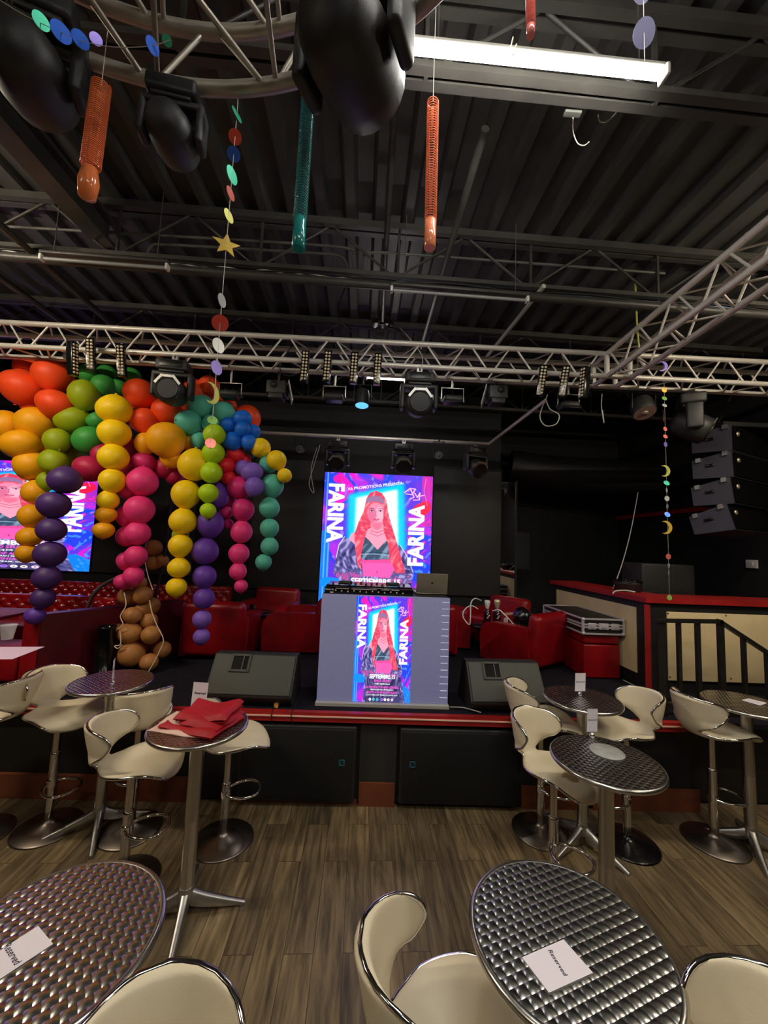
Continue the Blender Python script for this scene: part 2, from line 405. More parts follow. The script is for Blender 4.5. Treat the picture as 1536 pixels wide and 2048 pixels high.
# ------------------------------------------------------------------ fluorescent fittings
def fitting(x, y, z, rot, label, lit=None, length=1.18, half=0.025):
    t = thing('fluorescent_light', label, 'ceiling light', (x, y, z), radians(rot))
    MB().rbox((0, 0, 0.055), (length, 0.05, 0.03), 0.01).build('housing', M['dull_white'] if lit else M['steel_black'], t)
    if lit:
        mb = MB(); prof = [(half*cos(a)*1.0, half*0.6*sin(a)) for a in [pi*1.0 + pi*i/8 for i in range(9)]]
        rows = [[Vector((sx*length/2*0.985, u, v+0.03)) for u, v in prof] for sx in (-1, 1)]
        mb.grid(rows, True)
        for sx in (-1, 1): mb.add([Vector((sx*length/2*0.985, u, v+0.03)) for u, v in prof], [tuple(range(9))])
        mb.build('diffuser', lit, t)
        for sx in (-1, 1): MB().rbox((sx*length/2, 0, 0.03), (0.02, 0.066, 0.06), 0.008).build('end_cap', M['dull_white'], t)
    else:
        MB().tube([(-length/2+0.03, 0, 0.005), (length/2-0.03, 0, 0.005)], 0.013, 10).build('tube', M['diffuser_off'], t)
        for sx in (-1, 1): MB().rbox((sx*(length/2-0.015), 0, 0.012), (0.022, 0.05, 0.05), 0.006).build('lamp_holder', M['white_plastic'], t)
    for sx in (-0.4, 0.4): MB().tube([(sx*length, 0, 0.08), (sx*length, 0, CZ-z+0.01)], 0.004, 5).build('hanger', M['conduit'], t)
    return t
for i, (x, y, z, k, c, r, lab) in enumerate(TUBES):
    m = mat('lit_diffuser', (0.9, 0.9, 0.9, 1), 0.4, emit=(*c, 1), es=TUBE*k)
    fitting(x, y, z, r, lab, m, 0.55 if 'short' in lab else 1.18)
q = aZ(920, 592, 4.24); fitting(q.x, q.y, 4.24, 1.8, 'unlit fluorescent fitting under the pipe above the middle of the truss', None, 1.2)
q = aZ(210, 528, 4.26); fitting(q.x, q.y, 4.26, 1.8, 'unlit fluorescent fitting under the pipe at the upper left', None, 1.0)

q = aZ(1145, 229, 4.42)
tag(MB().rbox((0, 0, 0), (0.09, 0.03, 0.014), 0.003).build('junction_box', M['conduit'], loc=(q.x, q.y, 4.425)), 'small pale box under the roof beam below the lit fluorescent fitting', 'box')
tag(MB().tube(catmull([aZ(1146, 236, 4.41), aY(1146, 262, 1.95), aY(1155, 286, 1.95), aY(1168, 291, 1.95), aY(1178, 284, 1.95)], 8), 0.003, 5).build('cable', M['cable_pale']), 'thin pale wire curling from the small box on the roof beam', 'cable')
tag(MB().tube(catmull([aY(1196, 230, 1.9), aY(1200, 243, 1.9), aY(1215, 242, 1.9), aY(1235, 222, 1.9), aY(1243, 205, 1.85)], 8), 0.003, 5).build('cable', M['cable_pale']), 'thin pale wire looping under the beam right of the small box', 'cable')
tag(MB().tube(catmull([aY(1026, 74, 1.5), aY(1022, 96, 1.5), aY(1027, 110, 1.5), aY(1033, 88, 1.5)], 8), 0.003, 5).build('cable', M['cable_pale']), 'short pale wire hook over the middle of the lit fluorescent fitting', 'cable')
# ================================================================== stage
struct('stage_floor', MB().box((-1.0, 5.65, SZ-0.02), (11.2, 4.7, 0.04)), M['carpet'])
struct('stage_front', MB().box((-1.9, 3.40, 0.35), (9.3, 0.14, 0.66)).box((3.9, 3.5, 0.35), (2.4, 0.14, 0.66)), M['black'])
struct('trim_2', MB().box((-1.95, 3.305, 0.687), (9.4, 0.05, 0.072)), M['red_paint'])
struct('trim_3', MB().box((-1.95, 3.276, 0.695), (9.3, 0.012, 0.009)), mat('pale_edge_strip', lin(250, 205, 185), 0.4))
struct('baseboard_front', MB().box((0.11, 3.315, 0.09), (0.29, 0.03, 0.18)).box((-0.55, 3.322, 0.02), (1.0, 0.011, 0.04)).box((-3.7, 3.315, 0.09), (4.6, 0.03, 0.18)).box((1.55, 3.322, 0.09), (0.5, 0.011, 0.18)).box((2.35, 3.322, 0.09), (0.9, 0.011, 0.18)), M['orange_base'])
struct('trim_4', MB().box((0.11, 3.322, 0.40), (0.30, 0.011, 0.46)), M['wall_panel'])
def logo(parent, x, z, y, m):
    mb = MB(); s = 0.02; e = 0.004
    mb.box((x, y, z+s), (2*s, e, 0.006)); mb.box((x, y, z-s), (2*s, e, 0.006)); mb.box((x-s, y, z), (0.006, e, 2*s)); mb.box((x+s, y, z), (0.006, e, 2*s))
    mb.tube([(x-0.010, y, z-0.011), (x-0.010, y, z+0.011), (x+0.010, y, z-0.011), (x+0.010, y, z+0.011)], 0.004, 4)
    return tag(mb.build('logo', m, parent), 'small blue square emblem')
M['logo_blue'] = mat('blue_emblem', lin(48, 110, 134), 0.4)
for xc, wd, lx, lab in [(-0.54, 0.94, 0.36, 'black subwoofer under the left half of the stage edge'), (0.77, 0.97, -0.38, 'black subwoofer under the right half of the stage edge')]:
    t = thing('subwoofer', lab, 'speaker', (xc, 3.30, 0.0), 0, 'subwoofers under the stage edge')
    MB().rbox((0, 0.0, 0.33), (wd, 0.05, 0.58), 0.012).build('cabinet', M['plastic_black'], t)
    MB().rbox((0, -0.028, 0.33), (wd-0.05, 0.012, 0.54), 0.004).build('grille', M['grille_dark'], t)
    logo(t, lx, 0.35, -0.036, M['logo_blue'])

# ================================================================== DJ booth
t = thing('dj_booth', 'pale grey front panel of the performer desk with a poster display in its middle', 'booth', (0.135, 3.47, SZ))
MB().rbox((0, 0.02, 0.47), (1.14, 0.04, 0.93), 0.004, 2).build('front_panel', M['led_off'], t)
MB().box((0, 0.0, 0.012), (1.15, 0.09, 0.024)).build('plinth', M['dull_white'], t)
MB().rbox((0, 0.40, 0.925), (1.14, 0.74, 0.02), 0.005).build('worktop', M['black'], t)
for sx in (-1, 1): MB().box((sx*0.555, 0.40, 0.46), (0.02, 0.72, 0.90)).build('side_panel', M['black'], t)
mb = MB()
for i in range(15): mb.box((0.53, -0.002, 0.08+i*0.0585), (0.075*(0.75+0.25*random.random()), 0.003, 0.0022))
mb.build('stray_pixel_lines', mat('lit_pixel_line', (0.8, 0.8, 0.9, 1), 0.5, emit=(0.8, 0.8, 1, 1), es=0.4), t)
BOOTH = t

# laptop and controller on the booth
q = aY(860, 1188, 3.75)
t = thing('laptop', 'silver laptop with a raised lid standing at the right end of the performer desk', 'laptop', (q.x, 3.80, SZ+0.937), radians(4))
M['laptop'] = noise_mat('laptop_grey', lin(150, 140, 122), lin(142, 133, 116), 20, 0.35, 0.5)
MB().rbox((0, 0.0, 0.008), (0.30, 0.21, 0.010), 0.006).build('keyboard_base', M['laptop'], t)
l = MB().rbox((0, 0, 0.095), (0.30, 0.008, 0.19), 0.004).build('screen_lid', M['laptop'], t); l.location = (0, -0.10, 0.010); l.rotation_euler = (radians(8), 0, 0)
l2 = MB().lathe([(0.0001, -0.001), (0.011, -0.001), (0.011, 0.001), (0.0001, 0.001)], 20, rot=Matrix.Rotation(pi/2, 3, 'X')).build('emblem', M['black'], l); l2.location = (0, -0.0046, 0.10); l2.scale = (0.85, 1, 1)
t = thing('dj_controller', 'black mixing console with rows of controls across the top of the performer desk', 'mixer', (-0.02, 3.72, SZ+0.937))
MB().rbox((0, 0, 0.03), (0.80, 0.42, 0.06), 0.008).rbox((0, 0.02, 0.066), (0.78, 0.38, 0.012), 0.004).build('body', M['black_gloss'], t)
mb = MB()
for x0, x1 in ((-0.30, -0.18), (-0.16, 0.07), (0.11, 0.18), (0.2, 0.27)): mb.box(((x0+x1)/2, -0.211, 0.046), (x1-x0, 0.004, 0.005))
for i in range(12): mb.box((-0.3+i*0.055, -0.211, 0.03-0.004*(i % 3)), (0.012, 0.004, 0.012))
mb.box((-0.335, -0.211, 0.011), (0.03, 0.004, 0.012))
mb.build('connector_row', mat('pale_marking', lin(206, 190, 180), 0.5), t)
vs_, fs_ = text_mesh('Pioneer DJ', 0.017, 0.0003)
MB().add([(v[0]-0.355, -0.2115, v[1]+0.036) for v in vs_], fs_).build('lettering', M['white'], t)
for i in range(14):
    x = -0.33+i*0.05
    if i in (2, 11): MB().lathe([(0.06, 0), (0.065, 0.008), (0.06, 0.02), (0.001, 0.022)], 24, (x, 0.02, 0.072)).build('jog_wheel', M['plastic_black'], t)
    else: MB().lathe([(0.010, 0), (0.010, 0.012), (0.007, 0.022), (0.001, 0.023)], 12, (x, -0.15+0.06*(i % 3), 0.072)).build('knob', M['plastic_black'], t)

# stage monitors
def wedge(px0, px1, w, lab, rz, lx):
    q0 = aZ(px0[0], px0[1], SZ)
    t = thing('floor_monitor', lab, 'speaker', (q0.x, q0.y, SZ), rz, 'floor monitors on the stage edge')
    prof = [(-0.02, 0.0), (-0.09, 0.09), (0.11, 0.385), (0.22, 0.38), (0.36, 0.0)]     # side view: y back, z up
    m4 = Matrix(((0, 0, 1, 0), (1, 0, 0, 0), (0, 1, 0, 0), (0, 0, 0, 1)))
    o = MB().prism(prof, -w/2, w/2, mat=m4).build('cabinet', M['plastic_black'], t); fix_normals(o)
    b = o.modifiers.new('soft_edges', 'BEVEL'); b.width = 0.018; b.segments = 3
    d = Vector((0, 0.20, 0.295)); L = d.length; d.normalize(); ang = atan2(d.z, d.y)
    g = MB().rbox((0, 0, 0), (w-0.03, L-0.03, 0.012), 0.004).build('grille', M['grille'], t)
    g.location = (0, 0.01-0.006*sin(ang), 0.2375+0.006*cos(ang)); g.rotation_euler = (ang, 0, 0)
    mb = MB()
    for i, (x, y, dx, dy) in enumerate([(-0.075, 0, 0.018, 0.15), (0.075, 0, 0.018, 0.15), (0, 0.066, 0.15, 0.018), (0, -0.066, 0.15, 0.018), (0.022, 0, 0.010, 0.12)]): mb.box((x+lx, y+0.09, 0.012), (dx, dy, 0.012))
    mb.build('handle_frame', M['grille'], g)
    MB().box((lx, 0.09, 0.008), (0.135, 0.118, 0.003)).build('handle_recess', M['black_gloss'], g)
    return t
wedge((500, 1408), None, 0.72, 'wedge-shaped floor monitor left of the performer desk', radians(-1), -0.12)
wedge((1012, 1422), None, 0.66, 'wedge-shaped floor monitor right of the performer desk', radians(2), -0.11)

# ================================================================== trusses
def lace(mb, a0, a1, b0, b1, period=0.465, r=0.0095, phase=0.0):
    """zigzag bars between chord a and chord b"""
    L = (a1-a0).length; n = max(1, round(L/period)); g = 0.075
    for i in range(n):
        s0, s1, s2 = (i+g+phase)/n, (i+0.5+phase)/n, (i+1-g+phase)/n
        if s2 > 1.0: continue
        mid = g/n*0.9
        mb.tube([a0.lerp(a1, s0), b0.lerp(b1, s1-mid)], r, 6, caps=False)
        mb.tube([b0.lerp(b1, s1+mid), a0.lerp(a1, s2)], r, 6, caps=False)
def box_truss(lab, P, Q, across, up, h=0.24, r=0.0255, phase=0.0):
    """P, Q: the centre line of the lower near chord; across: vector to the far chord"""
    t = thing('box_truss', lab, 'truss', P)
    d = Q-P; A = Vector(across); U = Vector(up)*h
    z = Vector((0, 0, 0))
    for s in (z, A, U, A+U):
        mb = MB().tube([s, s+d], r, 12)
        k = d.length; j = 0.5
        while j < k: mb.tube([s+d*((j-0.004)/k), s+d*((j+0.004)/k)], r+0.002, 12); j += 1.0
        mb.build('chord', M['truss'], t)
    for a, b, ph in ((U, z, 0), (U+A, A, 0.25), (z, A, 0.1), (U, U+A, 0.3)):
        mb = MB(); lace(mb, a, a+d, b, b+d, phase=0); mb.build('lacing', M['truss'], t)
    return t
Y0, Y1, Z0 = 3.76, 4.00, 3.925
box_truss('long silver truss across the front of the stage', Vector((-5.6, Y0, Z0)), Vector((2.28, Y0, Z0)), (0, Y1-Y0, 0), (0, 0, 1))
box_truss('silver truss continuing right from the corner along the stage', Vector((2.62, Y0, Z0)), Vector((5.0, Y0, Z0)), (0, Y1-Y0, 0), (0, 0, 1))
box_truss('silver truss running overhead from the stage corner towards the tables', Vector((2.33, Y0-0.02, Z0)), Vector((2.31, 0.2, Z0+0.005)), (0.25, 0, 0), (0, 0, 1))
t = thing('truss_corner', 'silver corner cube joining the three trusses at the upper right', 'truss corner', (2.45, 3.88, Z0))
for x in (-0.12, 0.12):
    for y in (-0.12, 0.12): MB().tube([(x, y, 0), (x, y, 0.24)], 0.0255, 10).build('upright', M['truss'], t)
for z in (0, 0.24):
    mb = MB()
    for y in (-0.12, 0.12): mb.tube([(-0.17, y, z), (0.17, y, z)], 0.0255, 10)
    for x in (-0.12, 0.12): mb.tube([(x, -0.14, z), (x, 0.12, z)], 0.0255, 10)
    mb.build('frame', M['truss'], t)
mb = MB()
for x in (-0.12, 0.12): mb.tube([(x, -0.1, 0.02), (x, 0.1, 0.22)], 0.0095, 6)
mb.tube([(-0.1, 0.12, 0.02), (0.1, 0.12, 0.22)], 0.0095, 6)
mb.build('lacing', M['truss'], t)

# round truss at the upper left
RC = Vector((-0.70, 0.05, 3.80)); R1, R0 = 1.285, 0.95
t = thing('ring_truss', 'large round grey truss hanging overhead at the upper left', 'truss', RC)
def circ(R, z, n=96): return [Vector((R*cos(2*pi*i/n), R*sin(2*pi*i/n), z)) for i in range(n)]
M['ring'] = noise_mat('worn_truss', (0.42, 0.38, 0.32, 1), (0.34, 0.31, 0.27, 1), 9, 0.42, 0.6)
for R, z in ((R1, 0), (R0, 0), (R1, 0.24), (R0, 0.24)): MB().tube(circ(R, z), 0.0255, 12, closed=True).build('chord', M['ring'], t)
for (Ra, za, Rb, zb, n) in ((R1, 0, R1, 0.24, 18), (R0, 0, R0, 0.24, 15), (R1, 0, R0, 0, 18), (R1, 0.24, R0, 0.24, 18)):
    mb = MB()
    for i in range(n):
        a0, a1, a2 = 2*pi*i/n, 2*pi*(i+0.45)/n, 2*pi*(i+0.9)/n
        mb.tube([(Ra*cos(a0), Ra*sin(a0), za), (Rb*cos(a1), Rb*sin(a1), zb)], 0.0095, 6, caps=False)
        mb.tube([(Rb*cos(a1+0.04), Rb*sin(a1+0.04), zb), (Ra*cos(a2), Ra*sin(a2), za)], 0.0095, 6, caps=False)
    mb.build('lacing', M['ring'], t)
for a in (0.6, 2.4, 4.2, 5.6): MB().tube([(1.15*cos(a), 1.15*sin(a), 0.24), (1.15*cos(a), 1.15*sin(a), 1.10)], 0.008, 6).build('hanger', M['steel_black'], t)

# ================================================================== poster shown on the three displays
PW, PH = 240, 427
def make_poster():
    img = np.zeros((PH, PW, 3))
    yy, xx = np.mgrid[0:PH, 0:PW]; U = (xx+0.5)/PW; V = (yy+0.5)/PH
    n1 = np.zeros((PH, PW)); n2 = n1.copy(); n3 = n1.copy()
    for j in range(PH):
        for i in range(PW):
            x, y = i/PW, j/PH*1.78
            q = noise.noise((x*3, y*3, 1.0))
            n1[j, i] = noise.noise((x*3.2+q, y*3.2-q, 4.0)); n2[j, i] = noise.noise((x*6+2*q, y*2.6, 9.0))
            n3[j, i] = noise.noise((x*30+4*q, y*14-3*q, 2.0))
    c = lambda r, g, b: np.array((r, g, b), float)
    def mixin(mask, col):
        m = np.clip(mask, 0, 1)[..., None]; img[:] = img*(1-m) + col*m
    img[:] = c(98, 52, 226)
    mixin((n1+0.05)*3, c(22, 70, 226)); mixin((n2-0.12)*4, c(176, 46, 226)); mixin((n1*n2*-9-0.2), c(238, 20, 200))
    mixin((n3-0.30)*5, c(150, 110, 255)*1.0)
    mixin(((U > 0.90) & (V < 0.36))*0.9*(0.6+n1), c(255, 30, 160)); mixin((((U-0.9)/0.10)**2+((V-0.23)/0.05)**2 < 1+n2)*0.9, c(240, 20, 60))
    mixin((((U-0.13)/0.05)**2+((V-0.045)/0.03)**2 < 1)*0.9, c(250, 20, 170))
    mixin(((U < 0.075) & (V > 0.42))*0.85, c(8, 130, 250)); mixin((np.abs(U-0.03) < 0.006)*0.7, c(110, 200, 255)); mixin((np.abs(U-0.065) < 0.006)*(V > 0.5)*0.7, c(120, 190, 255))
    mixin((((U-0.9)/0.14)**2+((V-0.93)/0.09)**2 < 1+1.5*n1), c(10, 128, 248)); mixin((((U-0.10)/0.12)**2+((V-0.78)/0.05)**2 < 1+1.5*n2), c(10, 140, 250))
    mixin((((U-0.9)/0.13)**2+((V-0.68)/0.07)**2 < 1+2*n2)*0.9, c(24, 66, 230))
    mixin(((U > 0.80) & (n3 > 0.22) & (V > 0.5))*0.8, c(70, 150, 255)); mixin(((U > 0.78) & (n3 < -0.25) & (V > 0.3) & (V < 0.62))*0.9, c(255, 40, 180))
    def P(x, y): return ((x-(415-0.046*(y-75)))/625*PW, (y-75)/1200*PH)
    def polymask(pts, raw=False):
        pts = [p if raw else P(*p) for p in pts]; m = np.zeros((PH, PW), bool); X = xx+0.5; Y = yy+0.5; k = len(pts)
        for i in range(k):
            x0, y0 = pts[i]; x1, y1 = pts[(i+1) % k]
            if abs(y1-y0) < 1e-9: continue
            m ^= ((y0 > Y) != (y1 > Y)) & (X < (x1-x0)*(Y-y0)/(y1-y0)+x0)
        return m.astype(float)
    def blur(m, n):
        for _ in range(2):
            for ax in (0, 1):
                a = np.pad(m, [(n, n) if k == ax else (0, 0) for k in (0, 1)], mode='edge'); s = np.cumsum(a, ax)
                z = np.zeros_like(np.take(s, [0], ax)); s = np.concatenate([z, s], ax); L = m.shape[ax]
                m = (np.take(s, range(2*n+1, 2*n+1+L), ax)-np.take(s, range(0, L), ax))/(2*n+1)
        return m
    def line(pts, wd, col, a=1.0):
        for i in range(len(pts)-1):
            x0, y0 = P(*pts[i]); x1, y1 = P(*pts[i+1]); dx, dy = x1-x0, y1-y0; L2 = dx*dx+dy*dy+1e-9
            t = np.clip(((xx+0.5-x0)*dx+(yy+0.5-y0)*dy)/L2, 0, 1)
            d = np.hypot(xx+0.5-x0-t*dx, yy+0.5-y0-t*dy); mixin(np.clip(wd/2+0.5-d, 0, 1)*a, col)
    def ell(x, y, rx, ry, col, a=1.0):
        X, Y = P(x, y); d = np.hypot((xx+0.5-X)/(rx/625*PW), (yy+0.5-Y)/(ry/1200*PH)); mixin(np.clip((1-d)*6, 0, 1)*a, col)
    mixin(blur(polymask([(545, 262), (872, 142), (866, 725), (535, 650)]), 5)*1.1, c(0, 205, 255))
    mixin(blur(polymask([(590, 285), (832, 198), (826, 670), (575, 650)]), 3), c(245, 252, 255))
    hairc = c(238, 84, 108); hd = c(206, 48, 88); skin = c(255, 158, 184)
    streak = np.clip(0.5+1.6*n3, 0, 1)
    def hair(pts):
        m = polymask(pts); mixin(m, hairc); mixin(m*streak*0.7, hd); mixin(m*np.clip(-2.4*n3-0.3, 0, 1)*0.8, c(255, 150, 160))
    # jacket, trousers
    jm = polymask([(520, 622), (488, 690), (468, 800), (452, 930), (500, 1010), (470, 1278), (935, 1285), (890, 1010), (905, 900), (872, 760), (832, 668), (780, 800), (600, 800), (566, 660)])
    mixin(jm, c(84, 82, 142)); mixin(jm*np.clip(n3*4-0.4, 0, 1)*0.9, c(176, 160, 222)); mixin(jm*np.clip(-n3*4-0.5, 0, 1)*0.8, c(40, 36, 84)); mixin(jm*(V > 0.70)*(V < 0.76)*(n3 < -0.1)*0.7, c(236, 90, 180))
    line([(520, 622), (488, 690), (470, 800)], 1.6, c(220, 230, 255)); line([(832, 668), (872, 760), (905, 900)], 1.6, c(220, 220, 255))
    hair([(705, 218), (742, 238), (765, 300), (775, 420), (800, 560), (822, 680), (842, 800), (856, 905), (800, 905), (770, 830), (640, 760), (612, 835), (596, 780), (580, 690), (575, 600), (600, 500), (632, 400), (650, 290), (670, 240)])
    mixin(polymask([(672, 470), (738, 470), (748, 560), (800, 612), (775, 720), (600, 715), (545, 640), (560, 590), (640, 560), (672, 540)]), skin)
    mixin(blur(polymask([(672, 488), (738, 488), (735, 530), (705, 560), (676, 530)]), 2)*0.8, c(226, 104, 138))
    ell(703, 408, 54, 96, c(236, 138, 170)); ell(722, 420, 30, 70, c(255, 186, 206), 0.8); ell(680, 430, 26, 70, c(214, 96, 140), 0.6)
    mixin(polymask([(650, 335), (652, 288), (690, 262), (730, 268), (752, 300), (755, 340), (735, 318), (700, 308), (668, 318)]), c(150, 112, 158))
    line([(660, 378), (672, 371), (693, 375)], 1.7, c(140, 56, 96)); line([(714, 375), (734, 370), (747, 377)], 1.7, c(140, 56, 96))
    ell(678, 393, 12, 7, c(250, 214, 226)); ell(730, 392, 12, 7, c(250, 214, 226)); ell(679, 392, 6, 8, c(84, 30, 66)); ell(729, 391, 6, 8, c(84, 30, 66)); line([(665, 393), (676, 386), (691, 391)], 1.3, c(90, 30, 66)); line([(716, 391), (730, 385), (743, 392)], 1.3, c(90, 30, 66))
    line([(704, 395), (700, 432), (708, 438)], 1.4, c(206, 84, 124)); line([(688, 464), (697, 461), (704, 463), (711, 461), (720, 464)], 2.2, c(206, 60, 104)); line([(690, 469), (704, 473), (718, 469)], 2.4, c(222, 84, 124))
    line([(670, 560), (705, 578), (742, 556)], 1.4, c(190, 40, 80)); line([(664, 580), (705, 606), (750, 578)], 1.2, c(180, 50, 90))
    bm_ = polymask([(636, 614), (606, 735), (612, 805), (775, 798), (768, 640), (752, 650), (705, 722), (656, 640)])
    mixin(bm_, c(58, 78, 104)); mixin(bm_*np.clip(n3*4, 0, 1)*0.7, c(150, 176, 204)); line([(612, 765), (690, 758), (772, 768)], 3, c(150, 178, 204), 0.8); line([(612, 750), (700, 742), (772, 752)], 1.2, c(24, 36, 60))
    mixin(polymask([(612, 812), (775, 803), (800, 880), (770, 955), (622, 945)]), c(252, 92, 178)); mixin(polymask([(612, 812), (775, 803), (780, 830), (612, 836)])*0.5, c(220, 60, 130)); line([(699, 902), (700, 915)], 2, c(180, 40, 110))
    hair([(650, 420), (662, 520), (640, 600), (622, 700), (606, 800), (612, 900), (590, 860), (578, 700), (575, 600), (604, 490), (634, 400)])
    hair([(748, 380), (764, 460), (790, 560), (818, 680), (842, 800), (860, 905), (812, 915), (772, 800), (766, 660), (744, 560), (742, 480)])
    line([(1000, 95), (985, 200), (1000, 330)], 1.2, c(255, 180, 240), 0.7)
    def put_text(body, box, rot=0, col=c(255, 255, 255), bold=0.03, spacing=1.0):
        """fit a word into a box of crop coordinates; rot in degrees, clockwise"""
        vs, fs = text_mesh(body, 1.0, bold, 0, spacing); vs = np.array(vs)[:, :2]
        lo, hi = vs.min(0), vs.max(0); vs = (vs-(lo+hi)/2)/(hi-lo)
        (cx, cy), (wd, ht) = box; CX, CY = P(cx, cy); wd = wd/625*PW if abs(rot) < 45 else wd/1200*PH; ht = ht/1200*PH if abs(rot) < 45 else ht/625*PW
        a = radians(rot); q = np.stack([vs[:, 0]*wd, -vs[:, 1]*ht], 1)
        X = q[:, 0]*cos(a)-q[:, 1]*sin(a)+CX; Y = q[:, 0]*sin(a)+q[:, 1]*cos(a)+CY
        SS = 3; m = np.zeros((PH*SS, PW*SS), bool); X = X*SS; Y = Y*SS
        for f in fs:
            for k in range(1, len(f)-1):
                ia, ib, ic = f[0], f[k], f[k+1]
                x0 = int(max(0, min(X[ia], X[ib], X[ic]))); x1 = int(min(PW*SS-1, max(X[ia], X[ib], X[ic])+1)); y0 = int(max(0, min(Y[ia], Y[ib], Y[ic]))); y1 = int(min(PH*SS-1, max(Y[ia], Y[ib], Y[ic])+1))
                if x1 < x0 or y1 < y0: continue
                gy, gx = np.mgrid[y0:y1+1, x0:x1+1]; gx = gx+0.5; gy = gy+0.5
                def e(p, r): return (X[r]-X[p])*(gy-Y[p])-(Y[r]-Y[p])*(gx-X[p])
                e0, e1, e2 = e(ia, ib), e(ib, ic), e(ic, ia)
                m[y0:y1+1, x0:x1+1] |= ((e0 >= 0) & (e1 >= 0) & (e2 >= 0)) | ((e0 <= 0) & (e1 <= 0) & (e2 <= 0))
        mixin(m.reshape(PH, SS, PW, SS).mean((1, 3)), col)
    put_text('FARINA', ((472, 425), (505, 92)), 90, bold=0.045)
    put_text('FARINA', ((928, 585), (520, 92)), -90, bold=0.045)
    put_text('X6 PROMOTIONS PRESENTA:', ((705, 178), (330, 26)), -12, bold=0.02)
    for sq in ([(870, 225), (905, 185), (935, 190), (915, 240), (880, 235)], [(905, 185), (925, 260), (900, 280)], [(930, 225), (945, 262), (960, 222), (955, 282), (920, 286)], [(960, 250), (985, 240)]): line(sq, 3.4, c(250, 70, 190)); line(sq, 1.8, c(255, 235, 250))
    dk = polymask([(520, 1012), (860, 1012), (880, 1275), (500, 1275)]); mixin(blur(dk, 4)*0.45, c(36, 26, 66))
    put_text('SEPTIEMBRE 15', ((690, 988), (280, 50)), bold=0.04)
    pk = c(255, 92, 214)
    put_text('BIWILD STUDIO', ((688, 1036), (180, 30)), col=pk); put_text('HOST DJ DE OLLA', ((688, 1073), (168, 24)))
    put_text('LAS RRI//SDE TOP AREA CERVEZA', ((685, 1108), (370, 28)), col=pk); put_text('PROPOSIDO SEAN EMPEZANDO', ((683, 1136), (250, 16)))
    put_text('BOLETO A LA VENTA EN GALERIA', ((683, 1165), (330, 26)), col=pk); put_text('LUCY DISCOUP TEAM, GOLDOS AND', ((683, 1197), (338, 18)))
    for x, col in ((552, c(240, 240, 255)), (590, c(90, 220, 220)), (632, c(60, 200, 220)), (680, c(170, 110, 240)), (716, c(255, 255, 255)), (752, c(255, 240, 225)), (792, c(255, 220, 240))): ell(x, 1245, 15, 17, col); ell(x, 1245, 6, 7, c(60, 40, 90), 0.6)
    return np.clip(img, 0, 255)
POSTER = make_poster()
def poster_mesh():
    xs = np.linspace(-0.5, 0.5, PW+1); zs = np.linspace(0.5, -0.5, PH+1)
    gx, gz = np.meshgrid(xs, zs); co = np.stack([gx, np.zeros_like(gx), gz], -1).reshape(-1, 3)
    j, i = np.mgrid[0:PH, 0:PW]; a = j*(PW+1)+i
    fc = np.stack([a, a+PW+1, a+PW+2, a+1], -1).reshape(-1, 4)
    me = bpy.data.meshes.new('display'); me.from_pydata(co.tolist(), [], fc.tolist())
    s = POSTER.reshape(-1, 3)/255.0; L = np.where(s <= 0.04045, s/12.92, ((s+0.055)/1.055)**2.4)
    ca = me.color_attributes.new('Col', 'FLOAT_COLOR', 'CORNER')
    ca.data.foreach_set('color', np.repeat(np.concatenate([L, np.ones((len(L), 1))], 1), 4, 0).astype(np.float32).ravel())
    m = mat('lit_led_picture', (0.02, 0.02, 0.02, 1), 0.4)
    at = nd(m, 'ShaderNodeAttribute', attribute_name='Col'); lk(m, at.outputs['Color'], bsdf(m).inputs['Emission Color']); bsdf(m).inputs['Emission Strength'].default_value = 0.76
    m.cycles.emission_sampling = 'NONE'
    me.materials.append(m); me.update(); return me
PM = poster_mesh()
def display(parent, loc, wd, ht):
    o = bpy.data.objects.new('display', PM); COL.objects.link(o); o.parent = parent; o.location = loc; o.scale = (wd, 1, ht); o['label'] = 'lit poster of a woman with long pink hair between two columns of white lettering'; return o
display(BOOTH, (-0.012, -0.003, 0.478), 0.50, 0.90)
SY = 6.30
t = thing('led_screen', 'tall lit poster screen behind the performer desk', 'screen', (0.05, SY, 0))
MB().box((0, 0.03, 2.12), (1.80, 0.05, 2.32)).build('cabinet', M['black'], t); display(t, (0, 0.003, 2.12), 1.79, 2.31)
t = thing('led_screen', 'wide lit poster screen on the back wall behind the balloons at the left', 'screen', (-5.85, SY, 0))
MB().box((0, 0.03, 2.37), (2.72, 0.05, 1.74)).build('cabinet', M['black'], t); display(t, (0, 0.003, 2.37), 2.71, 1.73)
def panel(x0, x1, z0, z1, lab):
    tag(MB().rbox(((x0+x1)/2, SY+0.035, (z0+z1)/2), (x1-x0, 0.05, z1-z0), 0.006, 2).build('wall_panel', M['wall_panel']), lab, 'panel')
panel(0.96, 2.10, 1.34, 3.46, 'dark grey screen panel right of the tall lit poster')
panel(-2.0, -0.86, 1.34, 3.46, 'dark grey screen panel left of the tall lit poster')
panel(-4.47, -2.9, 1.50, 3.30, 'dark grey screen panel right of the wide lit poster, behind the balloons')

